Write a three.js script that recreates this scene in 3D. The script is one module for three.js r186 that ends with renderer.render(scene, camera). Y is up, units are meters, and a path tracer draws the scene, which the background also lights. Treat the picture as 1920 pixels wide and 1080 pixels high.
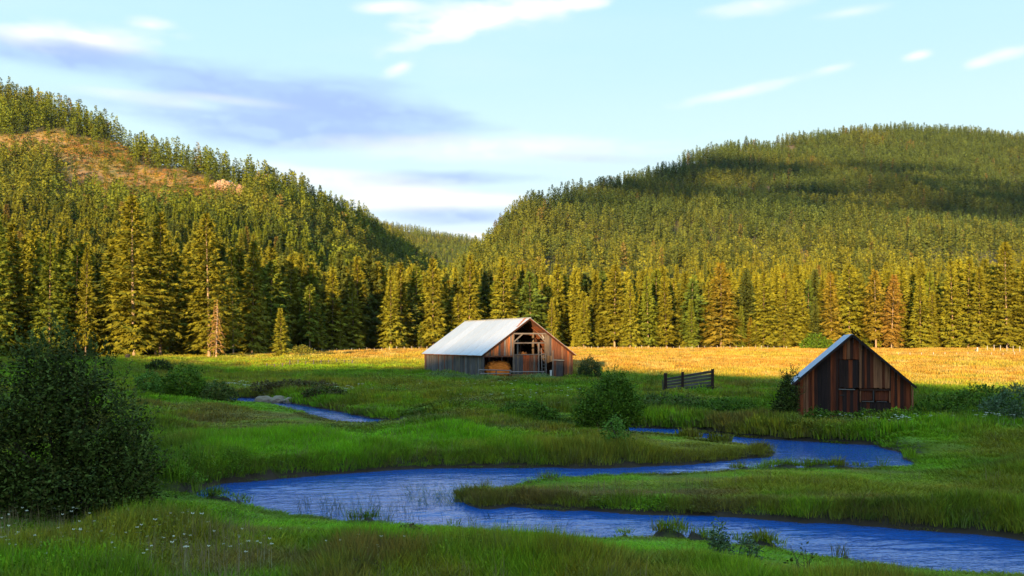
import * as THREE from 'three';
import { mergeGeometries } from 'three/addons/utils/BufferGeometryUtils.js';

// ------------------------------------------------------------------ camera, sky, sun, exposure
const scene = new THREE.Scene();
const renderer = new THREE.WebGLRenderer({ antialias: true });
renderer.toneMapping = THREE.LinearToneMapping;
renderer.toneMappingExposure = 2.4;
renderer.shadowMap.enabled = true;
const EYE = 4.43;
const camera = new THREE.PerspectiveCamera(36, 1920 / 1080, 0.5, 9000);
camera.position.set(0, EYE, 0);
camera.lookAt(0, EYE, -100);
camera.setViewOffset(1920, 1080, 0, -102, 1920, 1080);          // level camera, lens shifted upwards

const SUN_TURN = 18 * Math.PI / 180, SUN_UP = 8 * Math.PI / 180;
const sun = new THREE.DirectionalLight(new THREE.Color(1, 0.70, 0.34), 5);
sun.position.set(-Math.sin(SUN_TURN) * Math.cos(SUN_UP) * 900, Math.sin(SUN_UP) * 900, Math.cos(SUN_TURN) * Math.cos(SUN_UP) * 900);
sun.castShadow = true;
sun.shadow.camera.left = -700; sun.shadow.camera.right = 700; sun.shadow.camera.top = 500; sun.shadow.camera.bottom = -200; sun.shadow.camera.far = 4000;
sun.shadow.mapSize.set(4096, 4096);
scene.add(sun); scene.add(sun.target);
scene.fog = new THREE.FogExp2(0xb4ccff, 0.000012);               // thin evening haze over the far hills

// ------------------------------------------------------------------ small tools
function rng(seed) { let s = seed >>> 0; return () => { s = (s + 0x6d2b79f5) | 0; let t = Math.imul(s ^ (s >>> 15), 1 | s); t = (t + Math.imul(t ^ (t >>> 7), 61 | t)) ^ t; return ((t ^ (t >>> 14)) >>> 0) / 4294967296; }; }
const clamp = (x, a, b) => Math.max(a, Math.min(b, x)), mix = (a, b, t) => a + (b - a) * t;
const smooth = (a, b, x) => { const t = clamp((x - a) / (b - a), 0, 1); return t * t * (3 - 2 * t); };
function hash3(x, y, z) { let h = Math.imul(x, 374761393) ^ Math.imul(y, 668265263) ^ Math.imul(z, 2147483647 ^ 0x5bd1e995); h = Math.imul(h ^ (h >>> 13), 1274126177); h ^= h >>> 16; return (h >>> 0) / 4294967296; }
function noise3(x, y, z) {
  const ix = Math.floor(x), iy = Math.floor(y), iz = Math.floor(z), f = (t) => t * t * (3 - 2 * t), u = f(x - ix), v = f(y - iy), w = f(z - iz);
  const L = (a, b, t) => a + (b - a) * t, H = hash3;
  return L(L(L(H(ix, iy, iz), H(ix + 1, iy, iz), u), L(H(ix, iy + 1, iz), H(ix + 1, iy + 1, iz), u), v), L(L(H(ix, iy, iz + 1), H(ix + 1, iy, iz + 1), u), L(H(ix, iy + 1, iz + 1), H(ix + 1, iy + 1, iz + 1), u), v), w);
}
function noise2(x, y) {
  const ix = Math.floor(x), iy = Math.floor(y), f = (t) => t * t * (3 - 2 * t), u = f(x - ix), v = f(y - iy), H = hash3;
  return mix(mix(H(ix, iy, 7), H(ix + 1, iy, 7), u), mix(H(ix, iy + 1, 7), H(ix + 1, iy + 1, 7), u), v);
}
const fbm2 = (x, y, n = 4) => { let s = 0, a = 0.5, t = 0; for (let i = 0; i < n; i++) { s += a * noise2(x, y); t += a; a *= 0.5; x = x * 2.03 + 17.1; y = y * 2.03 + 5.3; } return s / t; };
const fbm3 = (x, y, z, n = 4) => { let s = 0, a = 0.5, t = 0; for (let i = 0; i < n; i++) { s += a * noise3(x, y, z); t += a; a *= 0.5; x = x * 2.03 + 3.7; y = y * 2.03 + 9.1; z = z * 2.03 + 1.3; } return s / t; };
function table(rows, k, x) {      // rows [x, v1, v2 ...], linear between rows
  if (x <= rows[0][0]) return rows[0][k];
  for (let i = 1; i < rows.length; i++) if (x <= rows[i][0]) { const a = rows[i - 1], b = rows[i], t = (x - a[0]) / (b[0] - a[0]); return mix(a[k], b[k], t * t * (3 - 2 * t) * 0.5 + t * 0.5); }
  return rows[rows.length - 1][k];
}
const mix3 = (a, b, t) => [mix(a[0], b[0], t), mix(a[1], b[1], t), mix(a[2], b[2], t)];

// ------------------------------------------------------------------ sky: air and clouds
{
  const W = 3072, H = 1536, data = new Float32Array(W * H * 4);
  const AIR = [[-90, 0.7, 0.85, 0.95], [0, 0.79, 0.89, 0.95], [6, 0.75, 0.89, 0.93], [12, 0.63, 0.85, 0.90], [18, 0.52, 0.78, 0.87], [23, 0.45, 0.73, 0.87], [34, 0.40, 0.73, 1.02], [50, 0.33, 0.69, 1.14], [90, 0.28, 0.63, 1.18]];
  const WHITE = [0.97, 0.97, 0.98], LILAC = [0.37, 0.52, 0.90];
  // clouds of this evening: [azimuth deg, elevation deg, half length, half height, tilt deg, 0 white .. 1 lilac, strength, wispiness]
  const CL = [
    [-26.2, 17.1, 5.27, 0.93, 6, 0, 1, 0.7], [-22.1, 18.4, 1.18, 0.32, 3, 0, 0.9, 0.8], [-26.8, 15.6, 8.23, 1.05, -4, 1, 0.95, 0.25], [-18.0, 15.3, 8.73, 1.31, -7, 1, 0.8, 0.3], [-10.2, 14.7, 9.01, 1.76, -8, 1, 0.95, 0.3], [-14.8, 13.2, 8.37, 1.27, -1, 1, 0.9, 0.3], [-4.8, 14.4, 4.45, 0.89, -10, 1, 0.6, 0.3], [-22.8, 14.4, 4.39, 0.38, -3, 0, 0.4, 0.3], [-17.7, 14.6, 3.44, 0.26, -2, 0, 0.35, 0.3], [0.0, 12.1, 10.34, 1.24, 1, 0.12, 0.8, 0.35], [4.1, 11.7, 6.51, 0.48, -3, 0.7, 0.6, 0.3], [-10.9, 10.3, 9.30, 0.81, 0, 0, 0.9, 0.25], [-3.4, 10.6, 7.90, 0.69, 0, 0.95, 0.85, 0.25], [-4.8, 9.1, 6.84, 0.69, 1, 0, 1, 0.3], [-4.1, 7.9, 5.14, 0.69, 2, 0.95, 0.9, 0.25], [-3.8, 6.8, 4.46, 0.34, 0, 0, 0.8, 0.25], [-1.0, 20.2, 7.92, 1.17, 9, 0, 1, 0.8], [-8.0, 20.5, 2.03, 0.34, 4, 0, 1, 0.7], [-4.8, 19.0, 4.45, 0.89, 13, 0, 0.95, 0.8], [-7.1, 17.2, 1.22, 0.41, 24, 0, 0.95, 0.8], [4.1, 20.8, 4.11, 0.55, 4, 0, 0.8, 0.9], [14.8, 20.1, 2.90, 0.47, 2, 0, 0.75, 0.9], [19.8, 16.2, 1.52, 0.26, 6, 0, 1, 0.8], [14.8, 15.4, 5.47, 0.40, 9, 0, 0.6, 0.6], [24.6, 16.4, 0.74, 0.22, 6, 0, 0.9, 0.8], [27.8, 15.6, 0.54, 0.18, 4, 0, 0.9, 0.8], [29.1, 15.9, 1.45, 0.33, 4, 0, 0.7, 0.9], [21.0, 19.2, 1.80, 0.26, 2, 0, 0.5, 0.9],
  ];
  for (let row = 0; row < H; row++) {
    const up = ((row + 0.5) / H - 0.5) * Math.PI, el = up * 180 / Math.PI, y = Math.sin(up), c = Math.cos(up);
    const air = [table(AIR, 1, el), table(AIR, 2, el), table(AIR, 3, el)];
    for (let col = 0; col < W; col++) {
      const round = ((col + 0.5) / W - 0.5) * 2 * Math.PI, x = Math.cos(round) * c, z = Math.sin(round) * c;
      let rgb = air;
      if (el > -3) {
        const az = Math.atan2(x, -z) * 180 / Math.PI;
        // thin streaks all round the sky
        const k = 1 / (y + 0.12), s1 = fbm3(x * k * 1.1 + 4, z * k * 2.3, 3, 5), s2 = fbm3(x * 2.2 + 9, y * 13, z * 2.2, 5);
        const inFrame = smooth(37, 31, Math.abs(az)) * smooth(28, 23, el);
        const lil = smooth(0.56, 0.72, s2) * smooth(2, 6, el) * smooth(26, 14, el) * (1 - inFrame) * 0.85;
        const wh = smooth(0.55, 0.8, s1) * smooth(3, 9, el) * (1 - 0.85 * inFrame) * 0.6;
        rgb = mix3(rgb, LILAC, lil); rgb = mix3(rgb, WHITE, wh);
        if (inFrame > 0) {
          const n = fbm3(x * 7, y * 46, z * 7, 5), n2 = fbm3(x * 34, y * 90, z * 34, 4);
          for (const [ca, ce, rx, ry, tilt, kind, strength, wisp] of CL) {
            const dx = az - ca, dy = el - ce;
            if (Math.abs(dx) > rx * 1.6 || Math.abs(dy) > ry * 2.5 + rx * 0.45) continue;
            const t = tilt * Math.PI / 180, u = (dx * Math.cos(t) + dy * Math.sin(t)) / rx, v = (-dx * Math.sin(t) + dy * Math.cos(t)) / ry;
            let d = 1 - Math.sqrt(u * u + v * v) + (n - 0.5) * mix(1.9, 1.7, wisp) + (n2 - 0.5) * 1.5 * wisp;
            const m = smooth(mix(-0.3, rx < 4 ? -0.45 : -0.15, wisp), mix(1.0, rx < 4 ? 1.05 : 0.65, wisp), d) * strength * inFrame * (1 - mix(0.3, 0.4, wisp) * smooth(0.42, 0.62, n2));
            rgb = mix3(rgb, mix3(WHITE, LILAC, kind), m);
          }
        }
      }
      const o = (row * W + col) * 4; data[o] = rgb[0]; data[o + 1] = rgb[1]; data[o + 2] = rgb[2]; data[o + 3] = 1;
    }
  }
  const t = new THREE.DataTexture(data, W, H, THREE.RGBAFormat, THREE.FloatType);
  t.mapping = THREE.EquirectangularReflectionMapping; t.magFilter = THREE.LinearFilter; t.minFilter = THREE.LinearFilter; t.needsUpdate = true;
  scene.background = t; scene.environment = t;
  scene.backgroundIntensity = scene.environmentIntensity = 0.50;
}

// ------------------------------------------------------------------ the lie of the land; x to the right, D away from the camera (z = -D)
const STREAM = [[-10.63,29.07],[-10.58,29.91],[-10.04,31.5],[-8.63,32.61],[-6.85,33.53],[-4.18,34.79],[-1.7,35.38],[0.85,35.38],[3.57,34.94],[6.25,35.84],[8.44,36.96],[10.71,38.32],[11.71,39.6],[11.22,42.42],[10,44.95],[8.57,47.51],[6.76,48.91],[4.88,50.7],[5.13,53.3],[7.5,51.97],[9.51,51.01],[11.93,47.24],[14.13,45.19],[15.96,44.23],[17.62,43.08],[17.54,39.41],[16.79,37.12],[15.88,35.53],[13.39,34.79],[10.88,34.79],[9.13,34.5],[6.45,33.53],[4.44,33.53],[2.79,33.13],[0.76,31.62],[-0.7,30.0],[-1.55,29.0],[-1.75,28.1],[-1.3,27.1],[-0.75,26.6],[0,27.08],[1.59,26.48],[3.43,25.9],[5.5,25.43],[7.34,24.9],[9.3,24.17],[11.27,23.42],[12.97,22.47],[15.14,21.16],[12.7,17.04],[11.01,19.07],[8.73,19.61],[7.23,20.38],[6.28,21.32],[4.88,21.94],[3.91,22.41],[1.91,22.66],[0.55,22.84],[-0.84,23.29],[-2.01,23.83],[-3.05,24.17],[-4.57,24.53],[-5.76,25.2],[-6.48,25.66],[-7.46,26.4],[-8.72,27.35],[-9.71,28.09]];
const BROOK = [[-25.96,79.95],[-22.86,79.19],[-18.26,72.3],[-14.4,66.52],[-12.12,62.99],[-9.44,58.15],[-7.99,56.56],[-8.55,54.7],[-10.26,55.07],[-12.68,58.56],[-16.27,65.99],[-20,72.3],[-24.55,75.59]];
function outline(poly, x, d) {     // [signed distance (inside negative), outward direction x, d]
  let best = 1e9, bx = 0, bd = 0, inside = false;
  for (let i = 0, j = poly.length - 1; i < poly.length; j = i++) {
    const [x0, d0] = poly[j], [x1, d1] = poly[i], ex = x1 - x0, ed = d1 - d0, t = clamp(((x - x0) * ex + (d - d0) * ed) / (ex * ex + ed * ed), 0, 1);
    const qx = x0 + ex * t - x, qd = d0 + ed * t - d, q = qx * qx + qd * qd;
    if (q < best) { best = q; bx = -qx; bd = -qd; }
    if ((d0 > d) !== (d1 > d) && x < x0 + ((d - d0) / (d1 - d0)) * ex) inside = !inside;
  }
  const r = Math.sqrt(best) || 1e-6;
  return [inside ? -r : r, bx / r, bd / r];
}
function toStream(x, d) {
  let r = [99, 0, 0];
  if (x > -20 && x < 28 && d > 8 && d < 64) r = outline(STREAM, x, d);
  if (x > -38 && x < 6 && d > 42 && d < 92) { const q = outline(BROOK, x, d); if (q[0] < r[0]) r = q; }
  if (r[0] < 9) r[0] += ((fbm2(x * 0.55 + 11, d * 0.55, 3) - 0.5) * 1.0 + (noise2(x * 2.1, d * 2.1) - 0.5) * 0.3) * (d > 54 ? 0.25 : 1) - (d > 54 ? 0.25 : 0);      // ragged banks
  return r;
}
const WATER = -0.57;
const LEFT = [[-700, 60, 1050], [-300, 90, 1050], [0, 163, 1000], [140, 200, 950], [250, 248, 900], [330, 264, 860], [480, 312, 830], [560, 347, 850], [650, 387, 950], [750, 437, 1250], [800, 456, 1400], [900, 520, 1600], [1000, 642, 1700]];
const RIGHT = [[780, 560, 760], [850, 472, 800], [900, 432, 860], [950, 393, 920], [1000, 365, 1000], [1100, 337, 1150], [1200, 313, 1300], [1300, 282, 1450], [1400, 261, 1600], [1500, 246, 1750], [1600, 238, 1850], [1700, 233, 1900], [1800, 239, 1950], [1920, 249, 2000], [2300, 262, 2000], [3000, 300, 2000]];
const AHEAD = [[560, 400, 3000], [700, 425, 3000], [760, 436, 3000], [820, 446, 3000], [870, 454, 3000], [950, 470, 3000], [1200, 480, 3000]];
const lift = (rows, px, tree) => { const D = table(rows, 2, px); return [Math.max(0, (642 - table(rows, 1, px)) / 1663 * D + EYE - tree), D]; };
function hills(x, D) {             // height above the valley floor
  if (D < 200) return 0;
  const px = 960 + 1663 * x / D;
  let h = 0;
  if (px < 1000) {
    const [H, R] = lift(LEFT, px, 24), s = mix(240, 330, smooth(0, 800, px)), t = (D - s) / (R - s);
    if (t > 0) h = Math.max(h, t < 1 ? H * Math.pow(t, 1.75) * (1 - 0.06 * Math.sin(t * 9 + x * 0.01) * (1 - t)) : H * (1 - 0.5 * (t - 1)));
  }
  if (px > 780) {
    const [H, R] = lift(RIGHT, px, 32), s = 410, t = (D - s) / (R - s), H2 = H * smooth(780, 850, px);
    if (t > 0) h = Math.max(h, t < 1 ? H2 * Math.pow(t, 1.35) : H2 * (1 - 0.4 * (t - 1)));
  }
  if (px > 560 && px < 1200 && D > 1500) { const [H, R] = lift(AHEAD, px, 16), t = (D - 1500) / (R - 1500); h = Math.max(h, t < 1 ? H * Math.pow(t, 1.3) : H * (1 - 0.4 * (t - 1))); }
  return Math.max(0, h);
}
// a long ridge behind and to the left of the camera, which keeps the near meadow in its shadow
const LINE_N = [0.761, 0.649], LINE_S = 77.2, BACK = 350;
function ridge(x, D) {
  const ux = x + 183, ud = D + 157, across = Math.abs(ux * LINE_N[0] + ud * LINE_N[1]), along = ux * 0.649 - ud * 0.761;
  const H = table([[-40, 47.2], [0, 46.6], [50, 46.4], [82, 51.6], [120, 52.6], [148, 47.0], [200, 47.0]], 1, along) + (fbm2(along * 0.05, 3.3, 3) - 0.5) * 1.6;
  return H * smooth(215, 8, across) * smooth(620, 420, Math.abs(along));
}
const lowPoint = (x, D) => Math.max(smooth(24, 25.5, D) * smooth(36, 34.2, D) * smooth(-7, -3, x) * smooth(20, 14, x), smooth(34.5, 37, D) * smooth(50, 47, D) * smooth(4, 7, x) * smooth(13.5, 12, x), smooth(39, 45, D) * smooth(70, 63, D) * smooth(-20, -15, x) * smooth(-4, -7, x));   // the flat wet tongue between the two arms of the stream
function ground(x, D) {
  let h = 0.0;
  const far = Math.max(0, Math.hypot(x * 0.6, D) - 110);
  if (D > 0) h += far < 300 ? far * 0.0158 : 4.74 + (far - 300) * 0.006;
  const wob = (fbm2(x * 0.11, D * 0.09, 3) - 0.5) * 0.5 + (fbm2(x * 0.6, D * 0.6, 2) - 0.5) * 0.14;
  h += wob * smooth(8, 30, Math.hypot(x, D)) ;
  h += hills(x, D) + (D > 300 ? (fbm2(x * 0.006, D * 0.006, 4) - 0.5) * 26 * smooth(300, 700, D) * (1 - 0.6 * smooth(1400, 2000, D)) : 0);
  h += ridge(x, D);
  const [s, , od] = toStream(x, D);
  if (s < 14) {
    const wide = mix(0.75, Math.max(5.5, D * 0.17), smooth(-0.1, 0.6, -od));                 // the bank turned to the camera is cut steep, the near one runs out flat
    const bank = smooth(-0.25, wide, s) * (1 - 0.5 * lowPoint(x, D)), dry = WATER + 0.05 + (h - WATER - 0.05) * bank;
    h = s < 0 ? mix(WATER + 0.02, WATER - 0.5, smooth(0, -0.8, s)) : dry;
  }
  return h;
}

// ------------------------------------------------------------------ what grows where (albedo of the grass)
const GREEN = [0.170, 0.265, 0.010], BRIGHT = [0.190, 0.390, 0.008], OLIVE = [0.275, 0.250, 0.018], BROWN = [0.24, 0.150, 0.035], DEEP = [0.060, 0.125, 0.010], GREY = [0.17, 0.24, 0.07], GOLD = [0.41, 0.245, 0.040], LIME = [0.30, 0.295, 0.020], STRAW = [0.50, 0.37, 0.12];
const PATCH = [ // x, D, half width, half depth, colour, strength
  [-6, 41, 9, 5, BRIGHT, 1], [-9, 36, 4, 3, BRIGHT, 1], [2, 20, 7, 2.2, BRIGHT, 0.9], [-4, 22.5, 4, 1.6, BRIGHT, 0.8], [9, 17.5, 4, 2, BRIGHT, 0.3], [20, 42, 6, 3.5, BRIGHT, 0.7], [24, 38, 6, 5, OLIVE, 0.8], [-22, 68, 8, 7, BRIGHT, 0.7], [-15, 50, 5, 5, BROWN, 0.55], [-20, 59, 8, 6, BROWN, 0.6],
  [5, 38, 7, 3, OLIVE, 1], [9, 40, 4, 3, OLIVE, 0.9], [6, 29, 9, 3, OLIVE, 0.6], [12, 29, 7, 4, OLIVE, 0.7], [4, 27.3, 5, 0.8, BROWN, 0.9], [9, 25.8, 6, 0.8, BROWN, 0.6], [12, 31, 4, 2, BRIGHT, 0.35],
  [-9, 18.5, 5, 2.5, OLIVE, 0.9], [-4, 17.5, 3, 1.2, BROWN, 0.7], [-7, 20.5, 3, 0.8, BROWN, 0.5], [2, 104, 9, 4, GREY, 1], [-7, 106, 6, 4, GREY, 0.9], [2, 76, 8, 12, BRIGHT, 0.4], [-6, 84, 7, 8, OLIVE, 0.5], [-2, 60, 8, 5, DEEP, 0.5], [1, 52, 3, 2, DEEP, 0.9], [11, 58, 6, 6, DEEP, 0.6], [14, 66, 4, 5, OLIVE, 0.6], [13, 49, 4, 1.6, BROWN, 0.7], [17.5, 46, 3, 1, BROWN, 0.4],
  [-22, 90, 12, 8, OLIVE, 0.7], [-18, 80, 6, 3, BROWN, 0.5], [-34, 110, 12, 14, OLIVE, 0.6], [-52, 130, 14, 14, GREEN, 0.6], [30, 60, 9, 8, DEEP, 0.5], [26, 50, 5, 4, DEEP, 0.5],
];
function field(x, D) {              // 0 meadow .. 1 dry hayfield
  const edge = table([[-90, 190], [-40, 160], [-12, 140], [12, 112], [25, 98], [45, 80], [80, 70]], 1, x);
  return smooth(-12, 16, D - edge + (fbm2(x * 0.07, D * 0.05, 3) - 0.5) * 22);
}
function grassColor(x, D, out = []) {
  const a = fbm2(x * 0.09 + 3, D * 0.07, 3), b = fbm2(x * 0.5, D * 0.35 + 8, 3);
  let c = mix3(GREEN, OLIVE, smooth(0.42, 0.66, a));
  c = mix3(c, BRIGHT, smooth(0.5, 0.72, b) * 0.6); c = mix3(c, BROWN, smooth(0.56, 0.74, fbm2(x * 0.33 + 70, D * 0.22, 3)) * 0.55);
  c = mix3(c, DEEP, smooth(0.5, 0.3, b) * 0.5);
  for (const [px, pd, rx, rd, k, s] of PATCH) { const q = Math.hypot((x - px) / rx, (D - pd) / rd) + (b - 0.5) * 0.9; if (q < 1.3) c = mix3(c, k, smooth(1.15, 0.45, q) * s); }
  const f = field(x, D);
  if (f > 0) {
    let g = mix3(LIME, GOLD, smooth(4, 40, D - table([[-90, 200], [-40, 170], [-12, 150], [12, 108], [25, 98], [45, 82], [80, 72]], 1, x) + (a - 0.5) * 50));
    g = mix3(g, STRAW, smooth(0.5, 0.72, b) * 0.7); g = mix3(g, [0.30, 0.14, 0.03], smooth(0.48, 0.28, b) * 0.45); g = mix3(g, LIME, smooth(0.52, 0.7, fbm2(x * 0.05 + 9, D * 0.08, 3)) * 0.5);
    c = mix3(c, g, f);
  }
  out[0] = c[0]; out[1] = c[1]; out[2] = c[2]; return out;
}
// open dry slopes on the hillside: [x, D, radius x, radius D]
const OPEN = [[-490, 856, 50, 42], [-440, 862, 50, 42], [-402, 884, 28, 30], [-368, 818, 44, 50], [-318, 794, 47, 58], [-285, 756, 42, 66], [-335, 736, 42, 44], [-258, 774, 26, 42], [-262, 716, 28, 32]];
function openness(x, D) { let m = 0; for (const [ox, od, rx, rd] of OPEN) { const q = Math.hypot((x - ox) / rx, (D - od) / rd) + (fbm2(x * 0.03, D * 0.03, 3) - 0.5) * 0.8; m = Math.max(m, smooth(1.1, 0.75, q)); } return m; }
const EDGE = [[-600, 165], [-200, 165], [0, 172], [230, 184], [400, 190], [500, 208], [620, 236], [700, 246], [800, 256], [960, 264], [1200, 268], [1440, 268], [1600, 264], [1750, 254], [1850, 244], [1920, 238], [2200, 230]];
const edgeAt = (px) => table(EDGE, 1, px);

// ------------------------------------------------------------------ ground sheet
function struct(o, name) { o.name = name; o.userData.kind = 'structure'; scene.add(o); return o; }
function detail(size, f) {
  const d = new Uint8Array(size * size * 4);
  for (let y = 0; y < size; y++) for (let x = 0; x < size; x++) { const c = f(x / size, y / size), o = (y * size + x) * 4; d[o] = clamp(c[0], 0, 1) * 255; d[o + 1] = clamp(c[1], 0, 1) * 255; d[o + 2] = clamp(c[2], 0, 1) * 255; d[o + 3] = 255; }
  const t = new THREE.DataTexture(d, size, size); t.wrapS = t.wrapT = THREE.RepeatWrapping; t.magFilter = THREE.LinearFilter; t.minFilter = THREE.LinearMipmapLinearFilter; t.generateMipmaps = true; t.needsUpdate = true; return t;
}
function tiling(u, v, k, ky = k, n = 4, s = 0) {  // noise that repeats over the unit square
  let sum = 0, a = 0.5, tot = 0;
  for (let i = 0; i < n; i++, k *= 2, ky *= 2, a *= 0.5) {
    const x = u * k, y = v * ky, ix = Math.floor(x), iy = Math.floor(y), f = (t) => t * t * (3 - 2 * t), p = f(x - ix), q = f(y - iy), H = (X, Y) => hash3(((X % k) + k) % k, ((Y % ky) + ky) % ky, 31 + i + s * 11);
    sum += a * mix(mix(H(ix, iy), H(ix + 1, iy), p), mix(H(ix, iy + 1), H(ix + 1, iy + 1), p), q); tot += a;
  }
  return sum / tot;
}
{
  const az = [];
  for (let a = -180; a < -44; a += 4) az.push(a);
  for (let a = -44; a <= 44; a += 0.28) az.push(a);
  for (let a = 46; a <= 180; a += 4) az.push(a); if (az[az.length - 1] < 180) az.push(180);
  const rad = []; for (let r = 2; r < 4500; r *= r < 100 ? 1.0115 : 1.022) rad.push(r);
  const N = az.length, M = rad.length, pos = new Float32Array(N * M * 3), col = new Float32Array(N * M * 3), uv = new Float32Array(N * M * 2), idx = [];
  const c = [];
  for (let j = 0; j < M; j++) for (let i = 0; i < N; i++) {
    const t = az[i] * Math.PI / 180, x = Math.sin(t) * rad[j], D = Math.cos(t) * rad[j], k = j * N + i;
    pos[k * 3] = x; pos[k * 3 + 1] = ground(x, D); pos[k * 3 + 2] = -D;
    uv[k * 2] = x / 3; uv[k * 2 + 1] = D / 3;
    const px = D > 1 ? 960 + 1663 * x / D : 960;
    if (D > edgeAt(px) + 4) { const o = openness(x, D), n = fbm2(x * 0.02, D * 0.02, 4); const fl = mix3([0.055, 0.055, 0.022], [0.12, 0.085, 0.035], smooth(0.4, 0.65, n)), dry = mix3([0.36, 0.24, 0.055], [0.30, 0.16, 0.06], smooth(0.4, 0.6, fbm2(x * 0.05, D * 0.05, 3))); const q = mix3(fl, dry, o); c[0] = q[0]; c[1] = q[1]; c[2] = q[2]; }
    else {
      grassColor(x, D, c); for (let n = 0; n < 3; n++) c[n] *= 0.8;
      const s = toStream(x, D)[0]; if (s < 1.1) { const soil = mix3(c, [0.045, 0.030, 0.016], smooth(1.1, 0.45, s + (fbm2(x * 1.7, D * 1.7, 2) - 0.5) * 0.7)); c[0] = soil[0]; c[1] = soil[1]; c[2] = soil[2]; }
    }
    col.set(c, k * 3);
  }
  for (let j = 0; j < M - 1; j++) for (let i = 0; i < N - 1; i++) { const a = j * N + i, b = a + 1, d = a + N, e = d + 1; idx.push(a, b, d, b, e, d); }
  const g = new THREE.BufferGeometry();
  g.setAttribute('position', new THREE.BufferAttribute(pos, 3)); g.setAttribute('color', new THREE.BufferAttribute(col, 3)); g.setAttribute('uv', new THREE.BufferAttribute(uv, 2)); g.setIndex(idx); g.computeVertexNormals();
  const bump = detail(256, (u, v) => { const n = tiling(u, v, 8, 8, 5); return [n, n, n]; });
  const m = new THREE.MeshStandardMaterial({ vertexColors: true, roughness: 1, bumpMap: bump, bumpScale: 0.12 });
  const o = struct(new THREE.Mesh(g, m), 'ground'); o.receiveShadow = o.castShadow = true;
}

// ------------------------------------------------------------------ stream water
{
  const ripple = detail(512, (u, v) => { const a = tiling(u, v, 6, 16, 4, 1), b = tiling(u + 0.03 * Math.sin(v * 12.566), v, 14, 40, 3, 2); const n = 0.6 * a + 0.4 * (1 - Math.abs(2 * b - 1)); return [n, n, n]; });
  ripple.repeat.set(1, 1);
  const water = new THREE.MeshPhysicalMaterial({ color: new THREE.Color(0.012, 0.092, 0.34), roughness: 0.06, ior: 1.33, bumpMap: ripple, bumpScale: 0.02 });  // blue of the mirrored sky is partly put into the base colour
  const sheet = (x0, x1, d0, d1, name, turn, sx, sd) => {
    const g = new THREE.PlaneGeometry(x1 - x0, d1 - d0, Math.round((x1 - x0) / sx), Math.round((d1 - d0) / sd)); g.rotateX(-Math.PI / 2); g.translate((x0 + x1) / 2, WATER, -(d0 + d1) / 2);
    const p = g.attributes.position, uv = g.attributes.uv;
    for (let i = 0; i < p.count; i++) {
      const x = p.getX(i), z = p.getZ(i), a = x * Math.cos(turn) - z * Math.sin(turn), c = x * Math.sin(turn) + z * Math.cos(turn); uv.setXY(i, a / 3.1, c / 3.1);
      const calm = smooth(0.3, 0.7, fbm2(x * 0.25, z * 0.4, 2)), w = (fbm2(a * 0.9 + 3, c * 2.7, 3) - 0.5) * 0.10 + (0.5 - Math.abs(fbm2(a * 2.2, c * 6.5 + 40, 2) - 0.5)) * 0.05;
      const sd = toStream(x, -z)[0], still = mix(0.22, 1, smooth(0.1, 2.0, -sd)) * mix(1, 0.07, smooth(11.5, 13.5, x) * smooth(37.2, 39, -z)); p.setY(i, WATER + w * mix(0.4, 1.15, calm) * still);
    }
    g.computeVertexNormals();
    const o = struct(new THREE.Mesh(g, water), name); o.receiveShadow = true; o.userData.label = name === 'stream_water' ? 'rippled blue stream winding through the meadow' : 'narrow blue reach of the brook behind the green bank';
  };
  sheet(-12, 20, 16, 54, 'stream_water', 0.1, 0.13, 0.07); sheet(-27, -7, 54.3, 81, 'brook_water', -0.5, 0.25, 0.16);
}

// ------------------------------------------------------------------ things
const taken = {};
function numbered(name) { taken[name] = (taken[name] ?? -1) + 1; return taken[name] ? name + '_' + String(taken[name]).padStart(3, '0') : name; }
function thing(name, label, category, x, D, y, turn = 0, group) {
  const o = new THREE.Group(); o.name = numbered(name); o.position.set(x, y ?? ground(x, D), -D); o.rotation.y = turn; o.userData = { label, category }; if (group) o.userData.group = group; scene.add(o); return o;
}
function part(name, g, m, parent) { const o = new THREE.Mesh(g, m); o.name = name; o.castShadow = o.receiveShadow = true; parent.add(o); return o; }
function hold(name, parent) { const o = new THREE.Group(); o.name = name; parent.add(o); return o; }
const std = (c, roughness = 0.9, extra = {}) => new THREE.MeshStandardMaterial({ color: new THREE.Color(...c), roughness, ...extra });

class Faces {                        // collects triangles with their own normals and colours
  constructor(flat = false) { this.p = []; this.n = []; this.c = []; this.flat = flat; }
  tri(a, b, c, n, k, n2 = n, n3 = n) {
    const g = cross(add(b, a, -1), add(c, a, -1)); if (g[0] * (n[0] + n2[0] + n3[0]) + g[1] * (n[1] + n2[1] + n3[1]) + g[2] * (n[2] + n2[2] + n3[2]) < 0) { [b, c] = [c, b]; [n2, n3] = [n3, n2]; }
    this.p.push(...a, ...b, ...c); if (!this.flat) this.n.push(...n, ...n2, ...n3); if (k) this.c.push(...k, ...k, ...k); }
  geo() { const g = new THREE.BufferGeometry(); g.setAttribute('position', new THREE.Float32BufferAttribute(this.p, 3)); if (!this.flat) g.setAttribute('normal', new THREE.Float32BufferAttribute(this.n, 3)); if (this.c.length) g.setAttribute('color', new THREE.Float32BufferAttribute(this.c, 3)); return g; }
}
const norm = (v) => { const l = Math.hypot(...v) || 1; return [v[0] / l, v[1] / l, v[2] / l]; };
const add = (a, b, s = 1) => [a[0] + b[0] * s, a[1] + b[1] * s, a[2] + b[2] * s];
const cross = (a, b) => [a[1] * b[2] - a[2] * b[1], a[2] * b[0] - a[0] * b[2], a[0] * b[1] - a[1] * b[0]];
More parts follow.
